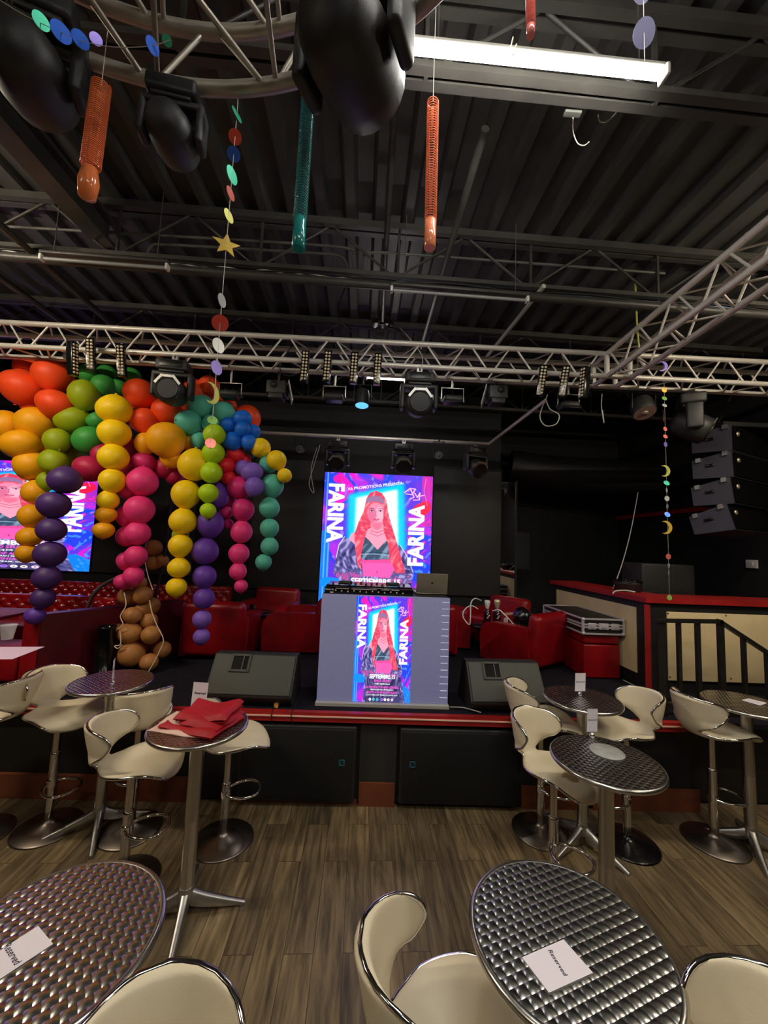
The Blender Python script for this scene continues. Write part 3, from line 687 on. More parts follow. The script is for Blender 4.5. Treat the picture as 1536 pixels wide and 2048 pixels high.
# ================================================================== stage lights
def moving_head(loc, lab, s=1.0, rz=0, tilt=100, group=None, lens=None, disp=True):
    """hung upside down from a clamp; the lens looks down when tilt = 0 and at the tables when tilt = 90"""
    t = thing('moving_head_light', lab, 'stage light', loc, rz, group); t.scale = (s, s, s)
    MB().rbox((0, 0, -0.115), (0.28, 0.20, 0.10), 0.02).rbox((0, 0, -0.172), (0.22, 0.16, 0.03), 0.01).build('base', M['plastic_black'], t)
    if disp: MB().rbox((0, -0.101, -0.112), (0.20, 0.008, 0.06), 0.004, 2).build('control_panel', M['lens'], t)
    MB().box((0, 0, -0.035), (0.05, 0.04, 0.07)).tube([(0, -0.03, 0), (0, -0.028, -0.02), (0, 0.028, -0.02), (0, 0.03, 0)], 0.008, 6).build('clamp', M['cast'], t)
    mb = MB()
    for sx in (-1, 1): mb.rbox((sx*0.158, 0, -0.29), (0.045, 0.13, 0.24), 0.02)
    mb.rbox((0, 0, -0.195), (0.34, 0.13, 0.045), 0.015).build('yoke', M['plastic_black'], t)
    h = MB().lathe([(0.001, 0.17), (0.075, 0.165), (0.105, 0.13), (0.125, 0.05), (0.13, -0.06), (0.122, -0.13), (0.10, -0.14)], 20).build('head', M['plastic_black'], t)
    h.location = (0, 0, -0.35); h.rotation_euler = (radians(-tilt), 0, 0)
    MB().lathe([(0.095, -0.141), (0.098, -0.15), (0.09, -0.15), (0.088, -0.135), (0.06, -0.128), (0.001, -0.122)], 24).build('lens', lens or M['lens'], h)
    mb = MB()
    for sx in (-1, 1): mb.box((sx*0.075, -0.083, -0.136), (0.10, 0.022, 0.012), rot=Matrix.Rotation(sx*0.9, 3, 'Z'))
    mb.box((0, -0.112, -0.136), (0.10, 0.022, 0.012)).build('trim_plate', M['cast'], h)
    return t
FR, RE = 3.735, 4.0
q = aY(345, 738, 3.72); moving_head((q.x, 3.76, 3.90), 'black moving head lamp in front of the orange balloons', 1.05, radians(8), 84)
q = aY(840, 738, 3.72); moving_head((q.x, 3.76, 3.90), 'black moving head lamp under the middle of the silver truss', 1.05, 0, 80)
# round truss heads
for (px, py, Y, z, s, rz, tl, lab) in [(80, -20, 1.02, 3.98, 0.9, 3.5, 105, 'bulky black moving head hanging from the ring truss in the upper left corner'),
                            (355, 165, 1.30, 3.80, 0.62, 3.3, 105, 'black moving head hanging below the near edge of the ring truss'),
                            (715, -90, 1.0, 4.0, 1.05, 2.7, 105, 'bulky black moving head hanging inside the right of the ring truss')]:
    q = aZ(px, py, z); moving_head((q.x, q.y, z), lab, s, rz, tl, disp=False)
# LED bars
def led_bar(px, py, Y, tilt, lab, rz=0, show=True):
    q = aY(px, py, Y)
    t = thing('led_bar_light', lab, 'stage light', q, group='upright light bars on the silver truss', rot=(0, radians(tilt), rz))
    MB().rbox((0, 0, 0), (0.072, 0.06, 0.315), 0.006).box((0, 0.035, 0.0), (0.05, 0.03, 0.22)).build('housing', M['black_gloss'], t)
    mb = MB()
    for i in range(9):
        for sx in (-0.015, 0.015): mb.lathe([(0.012, 0.0), (0.011, 0.004), (0.006, 0.008), (0.0005, 0.009)], 10, (sx, -0.030, -0.13+i*0.0325), rot=Matrix.Rotation(pi/2, 3, 'X'))
    mb.build('lens_array', M['led_lens'], t)
    MB().box((0, 0.06, 0.03), (0.02, 0.09, 0.04)).tube([(0, 0.05, 0.02), (0, 0.07, 0.16), (0, 0.07, 0.2)], 0.006, 6).build('bracket', M['black'], t)
    return t
M['led_lens'] = mat('pale_led_lens', lin(236, 214, 180), 0.25, 0, 0.6, coat=0.5)
for i, (px, py) in enumerate([(610, 734), (655, 734), (708, 737), (755, 739)]):
    led_bar(px, py, 3.66, 1.5, ['leftmost', 'second from left', 'third from left', 'rightmost'][i] + ' of the four light bars in the middle of the truss')
led_bar(146, 718, 3.62, -7, 'dark light bar seen from its side above the orange balloons', radians(78))
led_bar(182, 710, 3.64, -6, 'left of the two light bars with bright dots above the green balloons', radians(18))
led_bar(243, 722, 3.64, -7, 'right of the two light bars with bright dots above the green balloons', radians(14))
led_bar(1083, 762, 3.66, 8, 'left light bar of the trio beside the truss corner', radians(-14))
led_bar(1128, 764, 3.64, 9, 'middle light bar of the trio beside the truss corner', radians(-28))
led_bar(1168, 766, 3.64, 6, 'right light bar of the trio beside the truss corner, seen from its side', radians(-70))
# strobe lamps on long yokes
def strobe(px, py, Y, lab, rz=0):
    q = aY(px, py, Y)
    t = thing('strobe_light', lab, 'stage light', q, rz, 'flat lamps on long yokes under the truss')
    MB().rbox((0, 0, 0), (0.20, 0.15, 0.075), 0.03, 4).build('housing', M['plastic_black'], t)
    MB().rbox((0, 0, -0.036), (0.17, 0.12, 0.01), 0.004).build('lens', M['lens'], t)
    top = 3.925-q.z
    MB().tube([(-0.118, 0, -0.02), (-0.118, 0, 0.13), (0.118, 0, 0.13), (0.118, 0, -0.02)], 0.008, 6).tube([(0, 0, 0.13), (0, 0.0, max(0.15, top))], 0.012, 8).build('yoke', M['cast'], t)
    for sx in (-1, 1): MB().lathe([(0.02, 0), (0.02, 0.012), (0.001, 0.016)], 12, (sx*0.12, 0, -0.01), rot=Matrix.Rotation(sx*pi/2, 3, 'Y')).build('knob', M['plastic_black'], t)
strobe(460, 790, RE, 'flat black lamp on a yoke above the blue balloons')
strobe(668, 796, RE, 'flat black lamp on a yoke below the left pair of middle light bars')
strobe(905, 800, RE, 'flat black lamp on a yoke right of the middle moving head')
strobe(1137, 812, RE, 'flat black lamp on a yoke below the light bars by the truss corner')
def flap_lamp(px, py, lab, sx):
    q = aY(px, py, RE)
    t = thing('spotlight', lab, 'stage light', q, 0, 'square lamps with one pale flap under the truss')
    MB().rbox((0, 0, 0), (0.20, 0.2, 0.14), 0.012).rbox((0, -0.02, -0.09), (0.15, 0.15, 0.06), 0.01).build('housing', M['plastic_black'], t)
    o = MB().rbox((0, 0, 0), (0.006, 0.16, 0.22), 0.002, 2).build('flap', M['flag'], t); o.location = (sx*0.135, -0.02, -0.03); o.rotation_euler = (0, radians(-sx*14), radians(sx*18))
    MB().tube([(0, 0, 0.07), (0, 0, max(0.1, 3.925-q.z))], 0.012, 8).lathe([(0.035, 0), (0.035, 0.015), (0.001, 0.02)], 16, (-0.02*sx, -0.1, 0.02), rot=Matrix.Rotation(pi/2, 3, 'X')).build('bracket', M['black'], t)
flap_lamp(556, 780, 'square black lamp with a pale flap left of the middle light bars', 1)
flap_lamp(992, 790, 'square black lamp with a pale flap right of the middle moving head', -1)
def par(px, py, Y, r, lab, lens, tilt=20, top=None):
    q = aY(px, py, Y)
    t = thing('par_light', lab, 'stage light', q, 0)
    h = MB().lathe([(r*0.9, 0.14), (r, 0.10), (r, -0.02), (r*0.96, -0.03)], 24).build('can', M['plastic_black'], t); h.rotation_euler = (radians(-tilt), 0, 0)
    MB().lathe([(r*0.94, -0.031), (r*0.5, -0.028), (0.001, -0.026)], 24).lathe([(r*0.3, -0.034), (r*0.28, -0.04), (0.001, -0.041)], 12).build('lens', lens, h)
    MB().tube([(-r-0.015, 0, 0.03), (-r-0.015, 0, 0.20), (r+0.015, 0, 0.20), (r+0.015, 0, 0.03)], 0.007, 6).tube([(0, 0, 0.2), (0, 0, max(0.24, (top or q.z+0.25)-q.z))], 0.01, 6).build('yoke', M['black'], t)
M['blue_lens'] = mat('lit_blue_lens', lin(60, 150, 220), 0.3, emit=lin(90, 180, 235), es=0.9)
M['pale_lens'] = mat('pale_reflector', lin(200, 186, 166), 0.3, 0.6)
par(724, 806, 4.0, 0.075, 'small round lamp with a pale blue lens behind the middle light bars', M['blue_lens'], 8, 3.92)
par(1288, 822, 4.0, 0.115, 'round lamp with a pale face below the truss corner', M['pale_lens'], 25, 3.92)
# rear pipe with three heads and two small cans
tag(MB().tube([aZ(-60, 838, 3.66), aZ(520, 865, 3.66), aZ(978, 888, 3.66)], 0.026, 10).build('lighting_pipe', M['truss']), 'pale horizontal pipe of lamps in front of the back wall', 'pipe')
tag(MB().tube([aZ(978, 888, 3.66), aZ(1092, 800, 3.86)], 0.022, 10).build('lighting_pipe', M['truss']), 'pale slanting pipe from the rear lamp pipe up to the truss', 'pipe')
PY = aZ(750, 876, 3.66).y
for px, lab, rz in [(677, 'left one of the three moving heads on the rear pipe above the lit poster', 0), (808, 'middle one of the three moving heads on the rear pipe above the lit poster', 0), (952, 'right one of the three moving heads on the rear pipe above the lit poster', 0.3)]:
    q = aY(px, 882, PY); moving_head((q.x, PY, 3.64), lab, 1.0, rz, 62, 'moving heads on the rear pipe')
M['eye_lens'] = mat('honeycomb_lens', lin(120, 122, 122), 0.2, 0.4)
for px, lab in [(600, 'small round lamp on the rear pipe left of the moving heads'), (877, 'small round lamp on the rear pipe between two moving heads')]:
    par(px, 898 if px < 700 else 910, PY, 0.06, lab, M['eye_lens'], 75, 3.66)
# security cameras
q = aY(760, 690, 3.85)
t = thing('security_camera', 'pair of dark security cameras on a post on top of the truss', 'camera', (q.x, 3.85, 4.17))
MB().box((0, 0, 0.09), (0.08, 0.08, 0.16)).build('post', M['black'], t)
for sx, r_ in ((-0.05, 0.1), (0.06, -0.3)):
    o = MB().lathe([(0.034, 0.0), (0.036, 0.01), (0.036, 0.16), (0.02, 0.17)], 16, rot=Matrix.Rotation(-pi/2, 3, 'X')).lathe([(0.026, 0.006), (0.001, 0.004)], 16, rot=Matrix.Rotation(-pi/2, 3, 'X')).build('camera_body', M['plastic_black'], t)
    o.location = (sx, -0.08, 0.24); o.rotation_euler = (radians(14), 0, r_)
MB().tube([(-0.06, 0, 0.25), (0.06, 0, 0.25)], 0.012, 8).tube(catmull([(0.07, 0.0, 0.22), (0.18, 0, 0.18), (0.26, 0, 0.08), (0.3, 0, 0.0)], 6), 0.012, 6).build('bracket', M['black'], t)
# loose cables hanging under the truss
for i, (pts, m) in enumerate([([(1095, 790, 3.9), (1080, 830, 3.85), (1090, 851, 3.85), (1112, 848, 3.85), (1118, 830, 3.85), (1100, 818, 3.85), (1092, 800, 3.9)], 'cable_pale'),
              ([(690, 575, 3.5), (676, 620, 3.6), (680, 660, 3.7), (678, 690, 3.8)], 'cable'), ([(585, 690, 3.9), (560, 730, 3.95), (575, 752, 3.9), (620, 738, 3.8)], 'cable'),
              ([(640, 890, 5.4), (628, 930, 5.4), (618, 968, 5.4), (628, 985, 5.4), (622, 940, 5.4), (634, 895, 5.4)], 'cable_pale'),
              ([(1204, 788, 3.9), (1203, 815, 3.85), (1208, 846, 3.85), (1205, 820, 3.86)], 'cable_pale'), ([(800, 655, 3.9), (830, 690, 3.8), (845, 715, 3.75), (842, 740, 3.72)], 'cable_pale')]):
    pp = catmull([aY(*p) for p in pts], 8)
    tag(MB().tube(pp, 0.0055 if i < 3 else 0.004, 6).build('cable', M[m]), ['looped pale cable hanging under the light bars by the truss corner', 'black cable dropping from the roof to the middle of the truss', 'black cable drooping under the left end of the middle light bars', 'twisted pale cord hanging left of the tall lit poster', 'pale cable end hanging below the truss corner', 'pale cable running to the middle moving head'][i], 'cable')

# ================================================================== back right: line array, speakers, bar
def line_array():
    t = thing('line_array_speaker', 'column of black loudspeaker cabinets hanging at the right of the stage', 'speaker', (3.95, 4.2, 3.62))
    z = 0.0; ang = 0; y = 0
    for i in range(4):
        a = radians([0, 2, 6, 14][i]); hgt = 0.30
        c = MB().prism([(-0.05, 0), (-0.05, -hgt), (0.33, -hgt+0.04), (0.33, -0.04)], 0, 0.95, mat=Matrix(((0, 0, 1, 0), (1, 0, 0, 0), (0, 1, 0, 0), (0, 0, 0, 1)))).build('cabinet', M['array_side'], t)
        c.location = (-0.02*i*i*0.4, y-0.02, z); c.rotation_euler = (-a, 0, radians(25)); fix_normals(c)
        b = c.modifiers.new('soft_edges', 'BEVEL'); b.width = 0.008; b.segments = 2
        MB().box((0.49, -0.058, -0.15), (0.93, 0.012, 0.27)).build('grille', M['array_front'], c)
        MB().rbox((-0.004, 0.15, -0.13), (0.012, 0.09, 0.035), 0.005).build('handle', M['black_gloss'], c)
        MB().lathe([(0.028, 0), (0.024, 0.012), (0.001, 0.014)], 16, (0.12, -0.065, -0.1), rot=Matrix.Rotation(pi/2, 3, 'X')).build('badge', M['pale_lens'], c)
        for ry, rz_ in ((0.0, -0.02), (0.26, -0.05)): MB().box((-0.01, ry, rz_), (0.02, 0.05, 0.05)).build('rigging_plate', M['cast'], c)
        z -= (hgt+0.006)*cos(a); y += (hgt)*sin(a)*0.4
    MB().box((0.45, 0.2, 0.03), (0.9, 0.4, 0.05)).tube([(0.1, 0.2, 0.05), (0.1, 0.0, 0.35)], 0.01, 6).tube([(0.85, 0.2, 0.05), (0.85, 0.0, 0.35)], 0.01, 6).build('rigging_frame', M['black'], t)
M['array_front'] = noise_mat('array_front_grille', lin(9, 9, 9), lin(6, 6, 6), 300, 0.95, spec=0.05)
M['array_side'] = noise_mat('array_cabinet_blue_lit', lin(62, 62, 74), lin(56, 56, 68), 20, 0.5, bump=0.15, bscale=300)  # bluish light falling on the sides is put into this cabinet colour
line_array()
q = aY(1385, 790, 3.95); moving_head((q.x, 3.98, 3.92), 'big black moving head beside the column of loudspeakers', 1.15, radians(60), 60, disp=False)
# black duct behind the stage
tag(MB().tube([(2.5, 7.1, 3.65), (3.2, 7.0, 3.55), (5.0, 6.8, 3.45)], 0.34, 20).build('air_duct', M['black']), 'big round black air duct under the roof at the back right', 'duct')
# tall mirror strip, speaker, pass-through on the back right
t = thing('wall_mirror', 'narrow mirror strip beside the dark screen panel at the back right', 'mirror', (2.29, 6.66, 1.0))
M['mirror'] = mat('mirror_glass', (0.6, 0.6, 0.6, 1), 0.02, 1.0)
MB().box((0, 0, 1.1), (0.34, 0.02, 2.4)).build('glass', M['mirror'], t); MB().box((0.185, -0.005, 1.1), (0.03, 0.04, 2.44)).build('frame', M['black'], t)
q = aY(1030, 1102, 6.9)
t = thing('loudspeaker', 'upright black loudspeaker on a pole at the back right of the stage', 'speaker', (q.x, 6.9, 0))
MB().rbox((0, 0, q.z), (0.44, 0.34, 0.68), 0.02).build('cabinet', M['plastic_black'], t); MB().rbox((0, -0.175, q.z), (0.40, 0.012, 0.64), 0.004).build('grille', M['grille_dark'], t)
MB().tube([(0, 0, SZ+0.35), (0, 0, q.z-0.3)], 0.018, 8).build('pole', M['black'], t)
for a in (0.5, 2.6, 4.7): MB().tube([(0, 0, SZ+0.55), (0.32*cos(a), 0.32*sin(a), SZ+0.012)], 0.011, 6).build('leg', M['black'], t)

# bar counter with cream panels
BX, BY, BT = 2.87, 3.99, 1.67
t = thing('bar_counter', 'black bar counter with a red top and cream panels at the right of the stage', 'bar counter', (0, 0, 0))
side = [(BX, BY), (2.80, 5.95), (3.04, 5.99), (3.25, BY+0.4)]
MB().prism([(BX, BY), (5.08, BY+0.02), (5.08, BY+0.42), (3.25, BY+0.40), (3.16, 5.97), (2.80, 5.95)], SZ, BT-0.045).build('body', M['black'], t)
MB().prism([(BX-0.035, BY-0.035), (5.08, BY-0.015), (5.08, BY+0.46), (3.29, BY+0.44), (3.20, 6.0), (2.76, 5.97)], BT-0.05, BT).build('countertop', M['red_paint'], t)
o = MB().box((0, 0, (SZ+BT-0.07)/2), (0.045, 0.045, BT-0.07-SZ)).build('corner_trim', M['red_paint'], t); o.location = (BX-0.005, BY-0.005, 0); o.rotation_euler = (0, 0, radians(40))
qa = aY(1332, 1223, BY); qb = aY(1332, 1360, BY)
mb = MB().rbox(((qa.x+5.0)/2, BY-0.008, (qa.z+qb.z)/2), (5.0-qa.x, 0.014, qa.z-qb.z), 0.003, 2); mb.build('panel', M['cream_panel'], t)
mb = MB()
for px, py in ((1336, 1227), (1452, 1231), (1340, 1354), (1462, 1357)):
    v = aY(px, py, BY-0.018); mb.lathe([(0.008, 0), (0.007, 0.003), (0.0005, 0.004)], 10, v, rot=Matrix.Rotation(pi/2, 3, 'X'))
mb.build('screw', M['black'], t)
d = Vector((2.80-BX, 5.95-BY, 0)); L = d.length; d.normalize(); nrm = Vector((-d.y, d.x, 0))
a0 = Vector((BX, BY, 0)) + d*0.16 + nrm*0.008; a1 = Vector((BX, BY, 0)) + d*(L-0.12) + nrm*0.008
MB().add([a0+Vector((0, 0, 0.86)), a1+Vector((0, 0, 0.86)), a1+Vector((0, 0, 1.545)), a0+Vector((0, 0, 1.545)), a0-nrm*0.014+Vector((0, 0, 0.86)), a1-nrm*0.014+Vector((0, 0, 0.86)), a1-nrm*0.014+Vector((0, 0, 1.545)), a0-nrm*0.014+Vector((0, 0, 1.545))], [(0, 1, 2, 3), (7, 6, 5, 4), (0, 4, 5, 1), (1, 5, 6, 2), (2, 6, 7, 3), (3, 7, 4, 0)]).build('panel', M['cream_panel'], t)
tag(MB().tube(catmull([(2.82, 4.32, SZ+0.006), (2.83, 4.15, SZ+0.006), (2.86, 3.96, SZ+0.006), (2.93, 3.9, SZ+0.006)], 6), 0.006, 5).build('cable', M['cable_pale']), 'pale cable along the foot of the bar counter', 'cable')
# things on the bar
q = aY(1256, 1187, 4.45)
t = thing('waste_bin', 'black bin with a bag in it behind the bar top', 'bin', (q.x+0.1, 4.6, BT-0.42))
MB().lathe([(0.11, 0.0), (0.14, 0.5), (0.15, 0.51), (0.15, 0.53), (0.135, 0.52), (0.12, 0.3)], 24).build('bin_body', M['plastic_black'], t)
MB().tube([(0.14*cos(a)*(1+0.04*sin(5*a)), 0.14*sin(a), 0.535+0.012*sin(7*a)) for a in [2*pi*i/40 for i in range(40)]], 0.012, 6, closed=True).build('bag_rim', M['black_gloss'], t)
tag(MB().rbox((3.62, 4.85, BT+0.03), (0.66, 0.4, 0.62), 0.02).build('loudspeaker', M['plastic_black']), 'square black speaker box standing behind the bar top', 'speaker')
tag(MB().tube(catmull([aY(1225, 1187, 4.2), aY(1232, 1182, 4.2), aY(1250, 1181, 4.2), aY(1270, 1184, 4.2)], 6), 0.008, 6).build('cable', M['cable_pale']), 'short white cable lying on the red bar top', 'cable')
tag(MB().tube(catmull([aY(1276, 985, 5.4), aY(1262, 1060, 5.2), aY(1245, 1125, 5.0), aY(1226, 1178, 4.8)], 8), 0.006, 6).build('cable', M['cable_pale']), 'pale cable hanging down behind the bar to its top', 'cable')
tag(MB().tube(catmull([aY(1297, 973, 5.6), aY(1340, 962, 5.2), aY(1380, 940, 4.7), aY(1402, 926, 4.4)], 8), 0.004, 5).build('cable', M['cable']), 'thin dark cable running to the column of loudspeakers', 'cable')
q = aX(1503, 1128, 5.08)
tag(MB().rbox((5.085, q.y, q.z), (0.015, 0.16, 0.11), 0.003).box((5.075, q.y-0.01, q.z), (0.012, 0.03, 0.05)).build('wall_socket', M['white_plastic']), 'white double socket plate on the black right wall', 'socket')

# railing beside the steps
t = thing('stair_railing', 'black metal railing with upright bars in front of the bar panel', 'railing', (0, 3.42, 0))
def rp(px, py): v = aY(px, py, 3.42); return Vector((v.x, 0, v.z))
top = [rp(1314, 1241), rp(1439, 1243), rp(1560, 1322)]
M['rail'] = noise_mat('black_rail_paint', lin(34, 32, 28), lin(26, 25, 23), 20, 0.4)
mb = MB()
for a, b in zip(top, top[1:]): 
    dv = b-a; mb.box((a+b)/2, (dv.length+0.03, 0.05, 0.03), rot=Matrix.Rotation(-atan2(dv.z, dv.x), 3, 'Y'))
mb.build('handrail', M['rail'], t)
for px, wd in ((1322, 0.07), (1358, 0.03), (1396, 0.035), (1442, 0.05), (1487, 0.03), (1533, 0.03)):
    x = rp(px, 1300).x
    ztop = top[0].z if px < 1439 else top[1].z + (x-top[1].x)/(top[2].x-top[1].x)*(top[2].z-top[1].z)
    MB().box((x, 0, (ztop+SZ+0.002)/2), (wd, 0.03, ztop-SZ-0.002)).build('baluster', M['rail'], t)
MB().box((rp(1430, 1300).x, 0, SZ+0.10), (0.9, 0.03, 0.03)).build('bottom_rail', M['rail'], t)

# ================================================================== seats on the stage
def m_side(): return Matrix(((0, 0, 1, 0), (1, 0, 0, 0), (0, 1, 0, 0), (0, 0, 0, 1)))
def bevel(o, w, n=4):
    b = o.modifiers.new('soft_edges', 'BEVEL'); b.width = w; b.segments = n; b.limit_method = 'ANGLE'; b.angle_limit = radians(40)
    for p in o.data.polygons: p.use_smooth = True
    return o
def make_armchair(label):
    """faces -y"""
    t = thing('armchair', label, 'armchair', (0, 0, SZ), 0, 'red club armchairs on the stage')
    MB().rbox((0, 0.02, 0.15), (0.62, 0.60, 0.24), 0.03).build('seat_base', M['leather'], t)
    MB().rbox((0, -0.06, 0.335), (0.50, 0.56, 0.16), 0.06, 5).build('seat_cushion', M['leather'], t)
    for sx in (-1, 1):
        prof = [(-0.36, 0.03), (-0.375, 0.30), (-0.355, 0.40), (-0.30, 0.465), (-0.20, 0.49), (0.30, 0.50), (0.34, 0.03)]
        o = MB().prism(prof, -0.065, 0.065, mat=m_side()).build('armrest', M['leather'], t); o.location = (sx*0.315, 0, 0); fix_normals(o); bevel(o, 0.03)
    o = MB().rbox((0, 0, 0.34), (0.70, 0.17, 0.62), 0.07, 5).build('backrest', M['leather'], t); o.location = (0, 0.295, 0.02); o.rotation_euler = (radians(-7), 0, 0)
    for sx in (-1, 1):
        for y in (-0.3, 0.28): MB().lathe([(0.018, 0), (0.022, 0.04)], 10, (sx*0.27, y, 0)).build('foot', M['black'], t)
    return t
chairs = [((-1.80, 4.92), 92, 'red armchair with its back turned, left of the left floor monitor'), ((-0.97, 5.30), 180, 'red armchair facing left, just left of the performer desk'),
          ((-1.50, 5.78), -98, 'red armchair facing the room, against the back wall left of the lit poster'), ((1.93, 4.90), 124, 'big red armchair with its back turned, behind the right floor monitor'),
          ((1.12, 5.82), -15, 'red armchair behind the little table with the bottles'), ((0.72, 5.32), 95, 'red armchair half hidden behind the right side of the performer desk'), ((1.86, 5.82), 215, 'red armchair in the dark behind the big right armchair')]
c0 = None
for (x, y), a, lab in chairs:
    rz = radians(a+90)
    if c0 is None: c0 = make_armchair(lab); c0.location = (x, y, SZ); c0.rotation_euler = (0, 0, rz)
    else: dup(c0, (x, y, SZ), rz, lab)
# ottoman with the flight case
t = thing('ottoman', 'long red leather ottoman carrying a flight case, against the bar', 'ottoman', (2.60, 4.82, SZ))
bevel(MB().box((0, 0, 0.19), (0.41, 0.95, 0.36)).build('body', M['leather'], t), 0.015); bevel(MB().box((0, 0, 0.435), (0.41, 0.95, 0.11)).build('cushion', M['leather'], t), 0.02)
t = thing('flight_case', 'black flight case with silver edges lying on the red ottoman', 'case', (2.595, 4.80, SZ+0.492))
MB().box((0, 0, 0.085), (0.46, 0.98, 0.16)).build('body', M['black'], t)
mb = MB()
for sx in (-1, 1):
    for sy in (-1, 1): mb.box((sx*0.23, sy*0.49, 0.085), (0.022, 0.022, 0.16))
    for z in (0.006, 0.075, 0.105, 0.166): mb.box((sx*0.232, 0, z), (0.012, 0.98, 0.018))
for sy in (-1, 1):
    for z in (0.006, 0.075, 0.105, 0.166): mb.box((0, sy*0.491, z), (0.46, 0.012, 0.018))
mb.build('edge_trim', M['case_trim'], t)
for sx in (-1, 1):
    for z in (0.01, 0.16): MB().lathe([(0.001, -0.022), (0.018, -0.014), (0.022, 0), (0.018, 0.014), (0.001, 0.022)], 12, (sx*0.225, -0.488, z)).build('corner_ball', M['case_trim'], t)
for x, wd in ((-0.13, 0.09), (0.0, 0.11), (0.13, 0.09)): MB().rbox((x, -0.499, 0.088), (wd, 0.012, 0.07), 0.006).box((x, -0.508, 0.088), (wd*0.4, 0.012, 0.03)).build('latch', M['case_trim'], t)
# low tables
def low_table(px, py, Y, h, r, lab):
    q = aY(px, py, Y)
    t = thing('cocktail_table', lab, 'low table', (q.x, Y, SZ), 0)
    z = q.z-SZ
    MB().lathe([(r, z-0.03), (r+0.006, z-0.015), (r, z), (0.001, z)], 36).build('tabletop', M['black_gloss'], t)
    MB().lathe([(0.17, 0), (0.17, 0.03), (0.115, 0.05), (0.115, z-0.03)], 28).build('pedestal', M['black'], t)
    return q
qr = low_table(986, 1250, 5.3, 0, 0.29, 'small round black table carrying bottles, right of the performer desk')
ql = low_table(505, 1224, 5.35, 0, 0.27, 'small round black table carrying a glass, between the left armchairs')
t = thing('drinking_glass', 'small clear glass on the black table between the left armchairs', 'glass', (ql.x+0.0, 5.32, ql.z+0.001))
MB().lathe([(0.03, 0), (0.036, 0.10), (0.033, 0.10), (0.027, 0.008), (0.001, 0.008)], 20).build('bowl', M['glass'], t)
tag(MB().box((0, 0, 0.003), (0.09, 0.05, 0.006)).build('folded_card', M['white'], loc=(ql.x-0.10, 5.28, ql.z+0.001)), 'small pale card lying on the black table beside the glass', 'card')
M['bottle_dark'] = mat('dark_bottle', lin(48, 14, 20), 0.15); M['gold_cap'] = mat('pale_foil_cap', lin(226, 216, 170), 0.3, 0.5)
for dx, dy, s, lab, cap in ((-0.075, 0.02, 0.94, 'dark bottle with a silver white top, the left one on the little table', 'white_plastic'), (0.045, -0.03, 1.0, 'dark bottle with a pale gold top, the right one on the little table', 'gold_cap')):
    t = thing('bottle', lab, 'bottle', (qr.x+dx, 5.3+dy, qr.z+0.001)); t.scale = (s, s, s)
    MB().lathe([(0.055, 0), (0.065, 0.01), (0.055, 0.06), (0.05, 0.17), (0.045, 0.2), (0.02, 0.225), (0.018, 0.26)], 20).build('body', M['bottle_dark'], t)
    MB().lathe([(0.022, 0.23), (0.03, 0.26), (0.04, 0.30), (0.042, 0.335), (0.03, 0.345), (0.001, 0.346)], 20).build('cap', M[cap], t)
    mb = MB()
    for k in range(5): mb.box((0.012*((k*7) % 3-1), -0.0535, 0.10+0.018*k), (0.022, 0.004, 0.010), rot=Matrix.Rotation(0.5*(k % 2)-0.2, 3, 'Y'))
    mb.build('label_mark', M['white'], t)
def wire(pts, lab, m='white_plastic', r=0.008):
    tag(MB().tube(catmull([aY(*p) for p in pts], 8), r, 6).build('cable', M[m]), lab, 'cable')
wire([(962, 1201, 5.12), (950, 1197, 5.05), (942, 1206, 5.0), (941, 1230, 4.98), (939, 1249, 4.98), (928, 1238, 5.0), (926, 1226, 5.05), (934, 1215, 5.1), (945, 1212, 5.12), (956, 1218, 5.12)], 'white cable looping left of the bottles on the little table')
wire([(985, 1222, 5.12), (998, 1220, 5.05), (1010, 1230, 4.98), (1024, 1245, 4.9), (1032, 1258, 4.85)], 'white cable running from the bottles towards the big right armchair')
q = aY(997, 1235, 5.0)
tag(MB().add([(-0.03, 0, 0.14), (0.025, 0.0, 0.14), (0.02, 0.0, 0.03), (-0.035, 0, 0.03), (0.12, -0.10, 0.004), (0.02, -0.12, 0.002), (0.0, -0.02, 0.012), (0.05, 0.02, 0.012)], [(0, 3, 2, 1), (3, 6, 7, 2), (6, 5, 4, 7)], False).build('paper_sheet', M['white'], loc=(qr.x+0.10, 5.07, qr.z+0.002)), 'creased white paper beside the bottles on the little table', 'paper')
sm = bpy.data.objects['paper_sheet'].modifiers.new('thick', 'SOLIDIFY'); sm.thickness = 0.002
# extinguisher, bag, tripod
q = aY(1070, 1213, 5.35)
t = thing('fire_extinguisher', 'red fire extinguisher behind the big right armchair', 'extinguisher', (q.x, 5.45, SZ))
MB().lathe([(0.075, 0), (0.08, 0.02), (0.08, 0.42), (0.065, 0.47), (0.03, 0.5)], 22).build('cylinder', M['leather'], t); MB().lathe([(0.03, 0.5), (0.025, 0.54)], 14).box((0, -0.03, 0.56), (0.025, 0.12, 0.02)).box((0, -0.04, 0.59), (0.025, 0.12, 0.012)).build('valve', M['black'], t)
q = aY(1072, 1250, 4.85)
mb = MB(); rows = []
for i in range(13):
    a = pi*i/12; rows.append([Vector(((0.10+0.02*sin(7*b+i))*sin(a)*cos(b), (0.12+0.02*cos(5*b))*sin(a)*sin(b), -0.13*cos(a)*(1+0.1*sin(3*b)))) for b in [2*pi*j/20 for j in range(21)]])
tag(mb.grid(rows).build('handbag', M['black_gloss'], loc=(1.90, 4.86, SZ+0.545)), 'shiny black bag lying on the big right armchair', 'bag')
